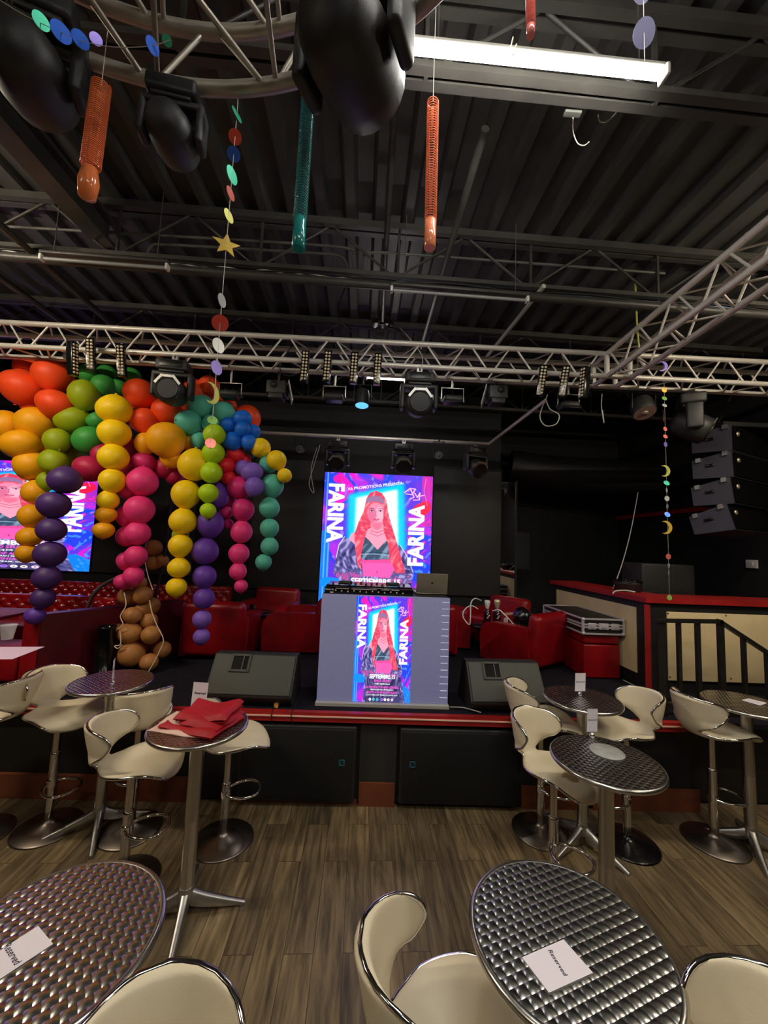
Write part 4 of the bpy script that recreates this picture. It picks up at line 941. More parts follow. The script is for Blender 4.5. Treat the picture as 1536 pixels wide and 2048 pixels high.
# left booth: tufted benches and maroon end panel
def tufted(wd, ht, nx, nz, m, parent, loc, thick=0.14):
    mb = MB(); rows = []; NX, NZ = nx*8, nz*8
    for j in range(NZ+1):
        r = []
        for i in range(NX+1):
            u, v = i/8.0, j/8.0
            f = abs(cos(pi*(u+v)/1.0))*abs(cos(pi*(u-v)/1.0)); edge = min(1, 2.0*min(j, NZ-j)/NZ*4)
            r.append(Vector((wd*(i/NX-0.5), -thick/2-0.045*sqrt(f)*1.0*min(1, edge+0.3)+0.02*(1-edge), ht*j/NZ)))
        rows.append(r)
    mb.grid(rows); mb.rbox((0, 0.0, ht/2), (wd, thick, ht), 0.03)
    o = mb.build('backrest', m, parent); o.location = loc; return o
M['tufted'] = noise_mat('tufted_red_leather', lin(158, 16, 22), lin(138, 10, 18), 5, 0.22, bump=0.1, bscale=200, spec=0.6, coat=0.4)
t = thing('booth_bench', 'red tufted bench along the back wall at the left', 'bench', (-4.3, 6.05, SZ))
tufted(4.3, 0.66, 30, 5, M['tufted'], t, (0, 0, 0)); MB().rbox((0, -0.33, 0.2), (4.3, 0.54, 0.40), 0.05).build('seat', M['maroon'], t)
t = thing('booth_bench', 'red tufted bench in front of the back wall bench at the left', 'bench', (-4.72, 4.95, SZ))
tufted(3.2, 0.615, 20, 5, M['tufted'], t, (0, 0, 0)); MB().rbox((0, -0.33, 0.18), (3.2, 0.54, 0.36), 0.05).build('seat', M['leather'], t)
t = thing('booth_partition', 'maroon leather end panel of the booth with a red front edge', 'partition', (0, 0, SZ))
bevel(MB().prism([(-3.16, 3.70), (-3.025, 3.70), (-2.28, 4.86), (-2.42, 4.90)], 0.0, 0.625).build('panel', M['maroon'], t), 0.02)
bevel(MB().prism([(-3.165, 3.688), (-3.02, 3.688), (-3.02, 3.70), (-3.165, 3.70)], 0.0, 0.62).build('front_edge', M['leather'], t), 0.005)
t = thing('low_bench', 'low red bench end at the left edge below the paper', 'bench', (-4.55, 3.95, SZ))
MB().rbox((0, 0, 0.14), (2.7, 0.5, 0.27), 0.04).build('seat', M['leather'], t)
q = aY(25, 1312, 3.95)
tt = thing('booth_table', 'small dark table in the booth carrying the paper and cup', 'low table', (-3.98, 4.05, SZ))
MB().rbox((0, 0, 0.545), (0.9, 0.56, 0.03), 0.01).build('tabletop', M['maroon'], tt); MB().tube([(-0.2, 0, 0.272), (-0.2, 0, 0.53)], 0.04, 12).build('pedestal', M['black'], tt)
tag(MB().box((0, 0, 0.001), (0.30, 0.30, 0.002)).build('paper_sheet', mat('pale_pink_paper', lin(226, 200, 226), 0.6), loc=aZ(8, 1306, SZ+0.561), rotz=0.15), 'square pale paper on the booth table at the left edge', 'paper')  # paper has an even pale pink base colour
t = thing('plastic_cup', 'clear plastic cup on the booth table at the left edge', 'cup', aZ(14, 1278, SZ+0.561))
MB().lathe([(0.035, 0), (0.05, 0.10), (0.058, 0.105), (0.052, 0.105), (0.033, 0.004), (0.001, 0.004)], 22).build('cup_body', mat('milky_plastic', lin(220, 214, 224), 0.25, alpha=0.45), t)
t = thing('cylinder_stand', 'glossy black cylinder standing against the maroon booth panel', 'cylinder', (-2.62, 4.0, SZ))
MB().lathe([(0.085, 0), (0.085, 0.02), (0.078, 0.025), (0.078, 0.45), (0.085, 0.455), (0.085, 0.475), (0.07, 0.475), (0.068, 0.4)], 28).build('body', M['black_gloss'], t)
# loose things on the stage edge
tag(MB().add([(0, 0, 0.001), (0.03, 0.0, 0.001), (0.035, 0.012, 0.03), (0.02, 0.014, 0.045), (-0.005, 0.01, 0.03)], [(0, 1, 2, 3, 4)]).build('orange_tag', mat('orange_tag', lin(214, 150, 70), 0.6), loc=aZ(548, 1416, SZ) ), 'small orange tag on the stage edge below the left floor monitor', 'tag')
bpy.data.objects['orange_tag'].modifiers.new('thick', 'SOLIDIFY').thickness = 0.003
for px, lab in ((551, 'black cable over the red stage edge below the left floor monitor'), (590, 'black cable over the red stage edge left of the performer desk')):
    q = aZ(px, 1415, SZ); tag(MB().tube(catmull([(q.x, q.y+0.12, SZ+0.006), (q.x-0.005, 3.32, SZ+0.008), (q.x-0.008, 3.268, SZ-0.01), (q.x+0.004, 3.27, SZ-0.09)], 6), 0.004, 5).build('cable', M['cable']), lab, 'cable')
q = aZ(388, 1408, SZ)
tag(MB().add([(-0.04, 0, 0.002), (0.05, 0.0, 0.002), (0.05, 0.04, 0.06)], [(0, 1, 2)]).build('paper_scrap', mat('kraft_paper', lin(176, 146, 110), 0.7), loc=aZ(420, 1398, SZ)), 'brown paper scrap at the left end of the left floor monitor', 'paper')
bpy.data.objects['paper_scrap'].modifiers.new('thick', 'SOLIDIFY').thickness = 0.002
wire([(900, 1414, 3.42), (925, 1415, 3.40), (945, 1420, 3.36), (962, 1425, 3.34)], 'thin white cable on the stage right of the performer desk', 'cable_pale', 0.004)

mb = MB()
for dx, dy, wx, wy in ((-0.03, 0, 0.008, 0.05), (0.03, 0, 0.008, 0.05), (0, 0.024, 0.06, 0.008), (0, -0.024, 0.06, 0.008)): mb.box((dx, dy, 0.003), (wx, wy, 0.005))
tag(mb.build('small_frame', M['white'], loc=aZ(308, 1404, SZ), rotz=0.2), 'small white square frame lying on the stage behind the red cloth table', 'frame')
tag(MB().rbox((0, 0, 0.006), (0.07, 0.035, 0.012), 0.005).build('tissue', M['white'], loc=aZ(254, 1396, SZ), rotz=0.4), 'small crumpled pale tissue on the stage beside the rear left table', 'tissue')
# ================================================================== balloons
def unit_balloon(seg=28, ring=18):
    mb = MB(); prof = []
    for i in range(ring+1):
        a = pi*i/ring; r = sin(a); z = cos(a)
        if z < 0: r *= 1-0.10*z*z; z *= 1.06+0.06*(-z)**3
        prof.append((max(r, 0.0005), z))
    prof += [(0.05, -1.14), (0.085, -1.20), (0.03, -1.21), (0.0005, -1.205)]
    mb.lathe(prof, seg); me = mb.build('balloon', None); d = me.data; bpy.data.objects.remove(me); return d
UB = unit_balloon()
BM = {}
def bmat(k):
    cs = {'orange': (246, 78, 28), 'green': (58, 150, 62), 'olive': (150, 166, 16), 'lime': (178, 214, 20), 'amber': (240, 166, 12), 'yellow': (248, 206, 10),
          'purple': (70, 40, 104), 'violet': (98, 56, 160), 'lilac': (126, 90, 190), 'crimson': (182, 28, 76), 'pink': (232, 54, 126), 'magenta': (206, 36, 112), 'teal': (84, 178, 156),
          'blue': (14, 100, 206), 'red': (226, 30, 44), 'brown': (176, 118, 64)}
    if k not in BM: BM[k] = balloon_mat(k+'_latex', cs[k])
    return BM[k]
ORD = ['first', 'second', 'third', 'fourth', 'fifth', 'sixth', 'seventh', 'eighth', 'ninth', 'tenth', 'eleventh', 'twelfth', 'thirteenth', 'fourteenth', 'fifteenth', 'sixteenth']
random.seed(11)
def balloon(px, py, rx, ry, Y, col, label, group, tail=None):
    q = aY(px, py, Y); k = ppm(q)
    me = UB.copy(); me.materials.append(bmat(col)); 
    o = bpy.data.objects.new('balloon', me); COL.objects.link(o)
    o.location = q; sx, sz = rx/k, ry/k; o.scale = (sx, (sx+sz)/2, sz)
    return tag(o, label, 'balloon', group), q
def chain(items, Y, group, what, cols, dy=0.0):
    """a hanging string of balloons listed from the top"""
    n = len(items)
    for i, (px, py, rx, ry) in enumerate(items):
        col = cols if isinstance(cols, str) else cols[i]
        pos = 'top' if i == 0 else 'lowest' if i == n-1 else ORD[i]+' from the top'
        o, q = balloon(px, py, rx, ry, Y+dy*i, col, f'{what[0]}, {pos} of {what[1]}', group)
        a = 0.0 if i % 2 else pi
        o.rotation_euler = (a if i < n-1 else 0, 0, 0)
def bunch(items, group, what):
    """a cluster, described from left to right"""
    its = sorted(items, key=lambda b: b[0]); n = len(its)
    for i, (px, py, rx, ry, Y, col) in enumerate(its):
        pos = 'leftmost' if i == 0 else 'rightmost' if i == n-1 else ORD[i]+' from the left'
        o, q = balloon(px, py, rx, ry, Y, col, f'{what[0]}, {pos} of {what[1]}', group)
        o.rotation_euler = (random.uniform(-0.4, 0.4), pi*0.5*random.uniform(-1, 1) if abs(rx-ry) < 2 else random.uniform(-0.1, 0.1), random.uniform(0, 6))
        if abs(rx-ry) > 2: o.rotation_euler = (random.uniform(-0.1, 0.1), (-1 if i % 2 else 1)*(0.25 if ry < rx else 0.1), 0)
B1 = 4.10
bunch([(57, 737, 25, 24, 4.22, 'orange'), (44, 774, 40, 32, B1, 'orange'), (105, 751, 34, 32, B1, 'orange'), (110, 807, 33, 27, B1-0.06, 'orange'), (137, 766, 17, 17, 4.2, 'orange'), (64, 808, 22, 20, 4.22, 'orange')], 'orange balloons at the upper left', ('orange balloon', 'the orange bunch at the left end'))
bunch([(281, 787, 32, 28, B1, 'orange'), (289, 841, 28, 24, B1-0.05, 'orange'), (334, 823, 29, 25, B1, 'orange'), (395, 787, 30, 28, 4.25, 'orange'), (418, 772, 21, 20, 4.2, 'orange'), (372, 808, 22, 22, 4.2, 'orange'), (451, 812, 22, 20, 4.28, 'orange'), (495, 836, 26, 26, 4.3, 'orange')], 'orange balloons behind the moving head', ('orange balloon', 'the orange bunch around the moving head lamp'))
bunch([(176, 748, 20, 17, 4.2, 'green'), (207, 772, 22, 22, 4.18, 'green'), (263, 751, 18, 15, 4.3, 'green'), (197, 842, 18, 19, 4.15, 'green'), (180, 881, 31, 28, B1, 'green'), (214, 746, 18, 15, 4.28, 'green'), (236, 776, 18, 18, 4.28, 'green')], 'dark green balloons', ('dark green balloon', 'the green bunch under the left light bars'))
bunch([(169, 790, 28, 30, B1, 'olive'), (146, 840, 33, 25, B1+0.03, 'olive'), (139, 905, 30, 28, 4.28, 'olive'), (150, 874, 24, 22, 4.26, 'olive'), (115, 881, 24, 24, B1-0.08, 'olive'), (107, 923, 25, 25, B1-0.08, 'olive'), (95, 962, 17, 19, B1, 'olive'), (86, 996, 12, 12, B1, 'olive'), (361, 1070, 16, 15, 4.15, 'olive')], 'olive green balloons', ('olive green balloon', 'the olive green bunch at the left'))
bunch([(12, 850, 28, 29, B1, 'amber'), (70, 846, 35, 31, B1, 'amber'), (41, 888, 35, 27, B1-0.08, 'amber'), (64, 930, 31, 29, B1, 'amber'), (88, 893, 22, 22, 4.2, 'amber')], 'amber balloons at the left edge', ('amber balloon', 'the amber bunch at the left edge'))
chain([(70, 985, 22, 23), (63, 1031, 22, 23), (59, 1074, 22, 19), (54, 1106, 19, 18)], B1, 'short yellow string at the left edge', ('amber yellow balloon', 'the short yellow string at the left edge'), 'amber')
chain([(130, 961, 30, 26), (108, 1009, 29, 26), (103, 1060, 26, 23), (100, 1108, 28, 25), (94, 1155, 25, 23), (86, 1196, 21, 20), (70, 1231, 18, 16)], 3.62, 'dark purple string at the left', ('dark purple balloon', 'the dark purple string at the left'), ['purple']*4+['purple', 'purple', 'violet'])
chain([(229, 820, 33, 28), (229, 866, 30, 27), (227, 915, 28, 26), (225, 961, 24, 24), (216, 1001, 20, 19), (212, 1029, 20, 16), (207, 1060, 20, 16)], 3.88, 'left yellow string', ('yellow balloon', 'the left yellow string beside the purple one'), ['yellow']*5+['amber', 'amber'])
bunch([(261, 905, 28, 27, 4.22, 'crimson'), (331, 936, 22, 21, 4.2, 'crimson'), (205, 908, 21, 20, 4.12, 'crimson'), (254, 942, 28, 26, 4.25, 'crimson'), (306, 938, 20, 20, 4.28, 'crimson'), (288, 924, 23, 20, 4.08, 'magenta'), (180, 937, 31, 24, 4.02, 'crimson'), (350, 952, 18, 18, 4.25, 'crimson')], 'crimson balloons', ('crimson balloon', 'the crimson bunch above the pink string'))
chain([(285, 964, 29, 28), (279, 1019, 28, 28), (275, 1067, 24, 23), (272, 1112, 21, 21), (267, 1152, 19, 19)], 4.0, 'front pink string', ('pink balloon', 'the front row of the double pink string'), 'pink')
chain([(259, 979, 20, 21), (254, 1032, 20, 21), (254, 1073, 20, 20), (252, 1121, 17, 18), (246, 1163, 17, 15)], 4.06, 'rear pink string', ('pink balloon', 'the rear row of the double pink string'), 'pink')
bunch([(333, 879, 37, 34, 3.95, 'amber'), (291, 887, 20, 22, 4.05, 'amber'), (343, 917, 22, 18, 4.05, 'amber'), (377, 884, 17, 18, 4.15, 'amber')], 'amber balloons in the middle', ('amber balloon', 'the amber bunch below the moving head lamp'))
chain([(389, 931, 31, 31), (372, 988, 27, 28), (366, 1043, 26, 25), (361, 1091, 22.5, 22.5), (358, 1136, 21.5, 19.5), (353, 1174, 19.5, 18.5)], 3.95, 'middle yellow string', ('yellow balloon', 'the middle yellow string'), 'yellow')
bunch([(404, 814, 24, 24, B1, 'teal'), (378, 846, 26, 25, B1-0.04, 'teal'), (447, 825, 23, 22, B1, 'teal'), (423, 848, 19, 18, B1-0.02, 'teal'), (400, 882, 18, 18, B1, 'teal'), (502, 902, 14, 14, 4.25, 'teal')], 'teal balloons', ('teal balloon', 'the teal bunch beside the blue one'))
chain([(429, 870, 21.5, 20), (427, 906, 21.5, 21), (423, 946, 21, 20.5), (417, 986, 19.5, 18.5), (416, 1021, 15.5, 15)], 3.9, 'bright lime string', ('bright lime balloon', 'the lime string in the middle'), 'lime')
bunch([(485, 838, 18.5, 17.5, 4.05, 'blue'), (457, 850, 16, 15, 4.06, 'blue'), (486, 859, 16, 16, 4.0, 'blue'), (507, 863, 14, 14, 4.08, 'blue'), (465, 882, 19, 18, 4.0, 'blue'), (498, 885, 16, 16, 4.02, 'blue')], 'blue balloons', ('blue balloon', 'the blue bunch'))
bunch([(471, 910, 19, 16, 4.08, 'red'), (453, 931, 16.5, 17, 4.02, 'red'), (458, 956, 15, 15, 4.06, 'red'), (488, 920, 13, 14, 4.15, 'red'), (482, 960, 15, 15, 4.16, 'red')], 'bright red balloons', ('bright red balloon', 'the red bunch below the blue one'))
bunch([(486, 936, 16.5, 16, 4.06, 'lilac'), (504, 944, 22, 19, 4.02, 'lilac'), (509, 973, 19, 19, 3.98, 'lilac')], 'lilac balloons', ('lilac balloon', 'the lilac trio right of the red bunch'))
bunch([(521, 896, 20, 20, 4.08, 'yellow'), (553, 920, 19.5, 19.5, 4.05, 'yellow'), (569, 951, 14.5, 14.5, 4.04, 'yellow')], 'yellow balloons at the right end', ('yellow balloon', 'the yellow trio ending the balloons at right'))
chain([(537, 928, 18, 18), (545, 971, 22, 23), (539, 1016, 20, 20.5), (539, 1056, 18.5, 19), (539, 1093, 17.5, 17.5), (527, 1124, 16, 16)], 4.12, 'teal string at the right end', ('teal balloon', 'the teal string at the right end'), 'teal')
chain([(480, 976, 25, 22), (486, 1019, 22, 23), (483, 1064, 21, 22), (478, 1107, 20, 20), (476, 1143, 17, 17), (482, 1172, 13, 13)], 4.08, 'right pink string', ('pink balloon', 'the right pink string beside the teal one'), ['magenta', 'magenta', 'pink', 'pink', 'pink', 'pink'])
chain([(457, 996, 15, 16), (453, 1024, 13, 13), (457, 1047, 10, 9.5)], 4.18, 'short pink string', ('small pink balloon', 'the short string by the lime one'), 'magenta')
chain([(432, 992, 25, 26), (421, 1047, 26, 27), (410, 1103, 26, 26), (409, 1153, 22.5, 22.5), (408, 1197, 20.5, 20.5), (404, 1238, 18, 17.5), (403, 1273, 16, 15.5)], 4.06, 'violet string', ('violet balloon', 'the long violet string in the middle'), ['violet']*5+['lilac', 'lilac'])
TR = 4.22
bunch([(253, 1192, 17, 16, TR, 'brown'), (286, 1190, 17, 17, TR-0.06, 'brown'), (304, 1212, 15, 17, TR+0.04, 'brown'), (286, 1217, 15, 13, TR, 'brown'), (265, 1230, 18, 15.5, TR-0.1, 'brown'), (298, 1242, 16, 16, TR, 'brown'), (236, 1263, 15, 16, TR, 'brown'), (260, 1266, 23, 20, TR-0.1, 'brown'), (302, 1269, 19, 17, TR-0.1, 'brown'), (263, 1308, 25, 24, TR-0.1, 'brown'), (298, 1324, 18, 16, TR-0.1, 'brown'), (325, 1299, 16, 16, TR, 'brown'), (308, 1095, 16, 15, TR+0.1, 'brown'), (306, 1126, 14, 14, TR+0.1, 'brown'), (324, 1122, 13, 13, TR+0.12, 'brown'), (279, 1166, 14, 13, TR, 'brown')], 'brown balloons of the trunk', ('brown balloon', 'the brown trunk standing on the stage'))
# ribbons over the trunk and balloon tails
def ribbon(pts, lab):
    tag(MB().tube(catmull([aY(*p) for p in pts], 6), 0.005, 5).build('ribbon', M['ribbon']), lab, 'ribbon')
R_ = TR-0.24
ribbon([(248, 1185, R_), (252, 1210, R_), (241, 1232, R_), (246, 1248, R_), (236, 1258, R_)], 'curled pale ribbon down the upper left of the brown balloons')
ribbon([(299, 1200, R_), (304, 1225, R_), (315, 1253, R_), (327, 1280, R_), (318, 1305, R_), (305, 1330, R_), (294, 1348, R_)], 'long pale ribbon down the right of the brown balloons')
ribbon([(240, 1262, R_), (241, 1288, R_), (229, 1292, R_), (236, 1297, R_), (244, 1289, R_)], 'curled pale ribbon end left of the brown balloons')
ribbon([(290, 1125, R_+0.1), (297, 1155, R_+0.1), (306, 1180, R_+0.1)], 'short pale ribbon at the top of the brown balloons')
tag(MB().tube(catmull([(-2.30, TR, SZ), (-2.32, TR+0.05, 1.4), (-2.28, TR+0.1, 2.0), (-2.25, TR+0.05, 3.0), (-2.2, 4.0, 3.92)], 8), 0.014, 8).build('balloon_pole', M['black']), 'dark pole carrying the balloon tree up to the truss', 'pole')
tag(MB().tube(catmull([aY(175, 1215, 4.6), aY(190, 1185, 4.55), aY(215, 1165, 4.5), aY(250, 1150, 4.42), aY(290, 1140, 4.3)], 8), 0.02, 8).build('hose', M['conduit']), 'grey hose arching from the bench to the balloon trunk', 'hose')
# frame the balloon bunches are tied to, hanging under the truss
tag(MB().tube(catmull([aY(20, 830, 4.24), aY(150, 800, 4.2), aY(300, 850, 4.2), aY(430, 860, 4.16), aY(530, 890, 4.16)], 8), 0.008, 6).tube([aY(150, 800, 4.2), aY(150, 700, 4.0)], 0.005, 5).tube([aY(420, 858, 4.16), aY(420, 715, 4.0)], 0.005, 5).build('balloon_line', M['black']), 'thin dark line that the balloon bunches are tied to', 'line')

# ================================================================== garlands and spirals
def iridescent(i): 
    cs = [(250, 90, 70), (40, 110, 240), (60, 210, 170), (240, 120, 110), (220, 220, 110), (250, 210, 90), (150, 130, 230), (170, 230, 120), (230, 235, 235)]
    k = 'foil%d' % i
    if k not in M: M[k] = mat('iridescent_foil', lin(*cs[i]), 0.3, 0.35, coat=0.8)
    return M[k]
def disc(mb, r, c, nrm): 
    rot = Vector(nrm).to_track_quat('Z', 'Y').to_matrix(); mb.lathe([(0.0005, -0.0008), (r, -0.0008), (r, 0.0008), (0.0005, 0.0008)], 20, c, rot, smooth=False)
def moon(mb, r, c, nrm, flip=1):
    n = 14; yaw = atan2(nrm[0], -nrm[1]); out = []; ins = []
    for i in range(n+1):
        a = radians(125-250*i/n); out.append((r*cos(a), r*sin(a)))
        a = radians(102.7-205.4*i/n); ins.append((-0.389*r+0.839*r*cos(a), 0.839*r*sin(a)))
    rot = Matrix.Translation(Vector(c)) @ Matrix.Rotation(yaw, 4, 'Z') @ Matrix.Rotation(pi/2, 4, 'X')
    for i in range(n): mb.prism([out[i], ins[i], ins[i+1], out[i+1]], -0.0008, 0.0008, mat=rot)
def star(mb, r, c, nrm):
    rot = Vector(nrm).to_track_quat('Z', 'Y').to_matrix().to_4x4(); pts = []
    for i in range(10): a = pi/2+pi*i/5; q = r if i % 2 == 0 else r*0.42; pts.append((q*cos(a), q*sin(a)))
    mb.prism(pts, -0.001, 0.001, mat=Matrix.Translation(Vector(c)) @ rot)
def garland(x, y, ztop, items, zend, lab):
    t = thing('foil_garland', lab, 'garland', (x, y, ztop))
    MB().tube([(0, 0, 0.05), (0, 0, zend-ztop)], 0.0014, 4).build('string', M['cable_pale'], t)
    for k, (z, kind, r, col, nrm) in enumerate(items):
        mb = MB(); c = (0, 0, z-ztop)
        if kind == 'd': disc(mb, r, c, nrm)
        elif kind == 'm': moon(mb, r, (-0.3*r, 0, z-ztop), nrm)
        else: star(mb, r, c, nrm)
        o = mb.build({'d': 'foil_disc', 'm': 'foil_moon', 's': 'foil_star'}[kind], iridescent(col), t)
        if kind == 'm': fix_normals(o)
GL = 1.335
def zl(py, px=460): return aY(px, py, GL).z
garland(aY(468, 300, GL).x, GL, 3.80, [(zl(228), 'd', 0.026, 2, (0.9, -0.35, 0.3)), (zl(273), 'd', 0.024, 0, (0.5, -0.5, -0.7)), (zl(308), 'd', 0.024, 1, (0.3, -0.6, -0.7)), (zl(350), 'd', 0.03, 2, (0.95, -0.3, 0)), (zl(387), 'd', 0.024, 3, (0.95, -0.25, 0.1)), (zl(432), 'd', 0.024, 4, (0.92, -0.35, 0.1)), (zl(490), 's', 0.05, 5, (0.4, -0.9, 0.1)), (zl(602), 'd', 0.024, 8, (0.97, -0.2, 0)), (zl(647), 'd', 0.029, 0, (0.2, -0.95, -0.2)), (zl(692), 'd', 0.026, 8, (0.88, -0.45, 0)), (zl(737), 'd', 0.025, 6, (0.9, -0.4, 0)), (zl(788), 'm', 0.038, 4, (0.93, -0.36, 0)), (zl(842), 'd', 0.017, 7, (0.4, -0.8, 0.3)), (zl(888), 'd', 0.018, 0, (0.4, -0.9, 0.2))], zl(900), 'long foil garland of discs and a star hanging left of the teal spiral')
GR = 3.50
def zr(py): return aY(1334, py, GR).z
garland(aY(1333, 960, GR).x, GR, 3.98, [(zr(733), 'm', 0.05, 6, (-0.2, -1, 0))] + [(zr(py), 'd', r, c, n) for py, r, c, n in [(780, 0.028, 5, (0.1, -1, 0.1)), (797, 0.024, 7, (0, -1, 0.4)), (811, 0.022, 8, (0, -1, 0.5)), (858, 0.022, 3, (0.2, -1, 0.1)), (873, 0.022, 3, (0.1, -1, 0.3)), (889, 0.024, 6, (0.3, -1, 0)), (966, 0.027, 2, (0, -1, 0.5)), (981, 0.022, 8, (0.6, -0.8, 0)), (997, 0.025, 8, (0.1, -1, 0)), (1013, 0.022, 8, (0.95, -0.3, 0)), (1029, 0.026, 1, (0, -1, 0.4)), (1097, 0.022, 4, (0.8, -0.6, 0)), (1113, 0.026, 3, (0.1, -1, 0)), (1131, 0.022, 8, (0.95, -0.3, 0)), (1146, 0.022, 8, (0.7, -0.7, 0)), (1195, 0.024, 7, (0, -1, 0.1))]] + [(zr(832), 'm', 0.06, 3, (0.75, -0.65, 0)), (zr(942), 'm', 0.055, 4, (0, -1, 0)), (zr(1055), 'm', 0.062, 5, (0, -1, 0))], zr(1198), 'long foil garland of discs and moons hanging in front of the bar')
# sagging garland in the upper left corner
t = thing('foil_garland', 'short garland of blue and green foil discs sagging under the ring truss', 'garland', (0, 0, 0))
gp = [aY(*p, 1.0) for p in ((0, 0), (40, 25), (100, 55), (165, 82), (230, 94), (300, 92), (340, 80))]
MB().tube(catmull(gp, 6), 0.0012, 4).build('string', M['cable_pale'], t)
for (px, py, r, c, n) in [(82, 42, 0.035, 2, (0.85, -0.5, -0.2)), (122, 64, 0.042, 1, (0.8, -0.6, -0.2)), (161, 79, 0.036, 1, (0.75, -0.6, -0.2)), (192, 78, 0.026, 6, (0.5, -0.8, -0.3)), (305, 92, 0.034, 1, (0.9, -0.4, -0.2)), (334, 81, 0.022, 2, (0.2, -0.5, -0.8))]:
    mb = MB(); disc(mb, r*0.6, aY(px, py, 1.0), n); mb.build('foil_disc', iridescent(c), t)
# large purple discs upper right
t = thing('foil_garland', 'two large pale violet discs on a string in the upper right corner', 'garland', (0, 0, 0))
M['violet_disc'] = mat('violet_film', lin(140, 140, 176), 0.3, 0.2)
ga, gb = aY(1287, -25, 1.25), aY(1288, 66, 1.25)
for g in (ga, gb): mb = MB(); disc(mb, 0.043, g, (0.1, -0.8, -0.5)); mb.build('foil_disc', M['violet_disc'], t)
MB().tube([ga+Vector((0, 0, 0.3)), gb-Vector((0, 0, 0.12))], 0.0014, 4).build('string', M['cable_pale'], t)
def spiral(px, py0, py1, Y, r, turns, col, lab, px1=None, blob=False):
    a = aY(px, py0, Y); b = aY(px1 if px1 is not None else px, py1, Y); b.y = Y; a.y = Y
    key = 'plastic%d%d%d' % col
    if key not in M:
        M[key] = mat('translucent_plastic', lin(*col), 0.15, 0, 0.6, coat=0.5); bsdf(M[key]).inputs['Transmission Weight'].default_value = 0.0
    t = thing('plastic_spiral', lab, 'decoration', a)
    d = b-a; pts = []; n = turns*12; sol = 0.82
    for i in range(n+1):
        s = i/n; pts.append(d*(s*sol) + Vector((r*cos(2*pi*turns*s), r*sin(2*pi*turns*s), 0)))
    MB().tube(pts, 0.0019, 5).build('coil', M[key], t)
    if blob: MB().lathe([(0.001, 0.0), (r*0.8, -0.01), (r*1.1, -0.06), (r*0.9, -0.11), (0.001, -0.125)], 14, d*sol*0.995).build('end', M[key], t)
    else: MB().lathe([(r*0.9, -d.length*(1-sol)), (r, -d.length*(1-sol)*0.98), (r, 0.004), (r*0.9, 0.004), (r*0.88, -d.length*(1-sol)*0.9)], 18, d*sol).build('end', M[key], t)
    MB().tube([(0, 0, 0.0), (0.0, 0.0, max(0.1, 4.45-a.z) if not blob else 3.84-a.z)], 0.0014, 4).build('string', M['cable_pale'], t)
spiral(866, 202, 497, 1.42, 0.023, 48, (255, 150, 105), 'orange plastic spiral hanging below the lit fluorescent fitting', 860)
spiral(617, 178, 498, 1.28, 0.023, 50, (40, 150, 150), 'teal plastic spiral hanging from the ring truss', 596)
spiral(203, 170, 370, 1.20, 0.028, 42, (255, 140, 80), 'orange plastic spiral with a melted end hanging at the upper left', 176, True)
spiral(1060, -40, 72, 1.0, 0.012, 26, (255, 140, 130), 'coral red spiral tip hanging at the top edge', 1062)

# ================================================================== bar tables
TH = 1.02
def make_table(label):
    t = thing('bar_table', label, 'bar table', (0, 0, 0), 0, 'round aluminium bar tables')
    MB().lathe([(0.250, TH-0.022), (0.2615, TH-0.012), (0.2615, TH-0.004), (0.256, TH), (0.001, TH)], 72).build('tabletop', M['swirl'], t)
    MB().tube([(0.2605*cos(2*pi*i/72), 0.2605*sin(2*pi*i/72), TH-0.011) for i in range(72)], 0.0125, 10, closed=True).build('rim', M['steel'], t)
    MB().lathe([(0.17, TH-0.03), (0.17, TH-0.024)], 30).lathe([(0.05, TH-0.05), (0.10, TH-0.028)], 24).build('underside_plate', M['cast'], t)
    MB().lathe([(0.038, 0.12), (0.038, 0.50), (0.0385, 0.503), (0.038, 0.506), (0.038, TH-0.03)], 24).build('column', M['steel'], t)
    MB().lathe([(0.03, 0.06), (0.042, 0.07), (0.044, 0.12), (0.040, 0.15)], 20).build('hub', M['cast'], t)
    for k in range(4):
        rows = []
        for i in range(9):
            s = i/8; x = 0.03+0.29*s; zt = 0.135-0.115*s**0.8; zb = max(0.006, 0.055-0.05*s**0.7)-0.0*s; hw = 0.024-0.010*s
            rows.append([Vector((x, -hw, zb)), Vector((x, -hw*0.9, zt-0.006)), Vector((x, -hw*0.5, zt)), Vector((x, hw*0.5, zt)), Vector((x, hw*0.9, zt-0.006)), Vector((x, hw, zb)), Vector((x, -hw, zb))])
        mb = MB().grid(rows); mb.add(rows[-1][:6], [tuple(range(6))]); mb.lathe([(0.014, 0), (0.014, 0.014)], 12, (0.30, 0, 0))
        o = mb.build('leg', M['cast'], t); o.rotation_euler = (0, 0, k*pi/2)
    return t
tabs = [((0.595, 1.175), 20, 'large near bar table at the lower right with a reserved card lying on it'), ((-0.815, 1.14), 40, 'large near bar table at the lower left with a reserved card lying on it'),
        ((-0.972, 2.378), 12, 'bar table with a folded red cloth on it'), ((1.277, 2.113), 35, 'bar table behind the near right one, with a card holder and round coaster'),
        ((-1.90, 3.02), 28, 'rear left bar table with a thin upright card at the stage edge'), ((1.615, 2.96), 30, 'rear right bar table with an upright reserved card at the stage edge'),
        ((2.87, 2.955), 60, 'bar table at the right edge in front of the railing')]
T0 = None
for (x, y), a, lab in tabs:
    if T0 is None: T0 = make_table(lab); T0.location = (x, y, 0); T0.rotation_euler = (0, 0, radians(a))
    else: dup(T0, (x, y, 0), radians(a), lab)

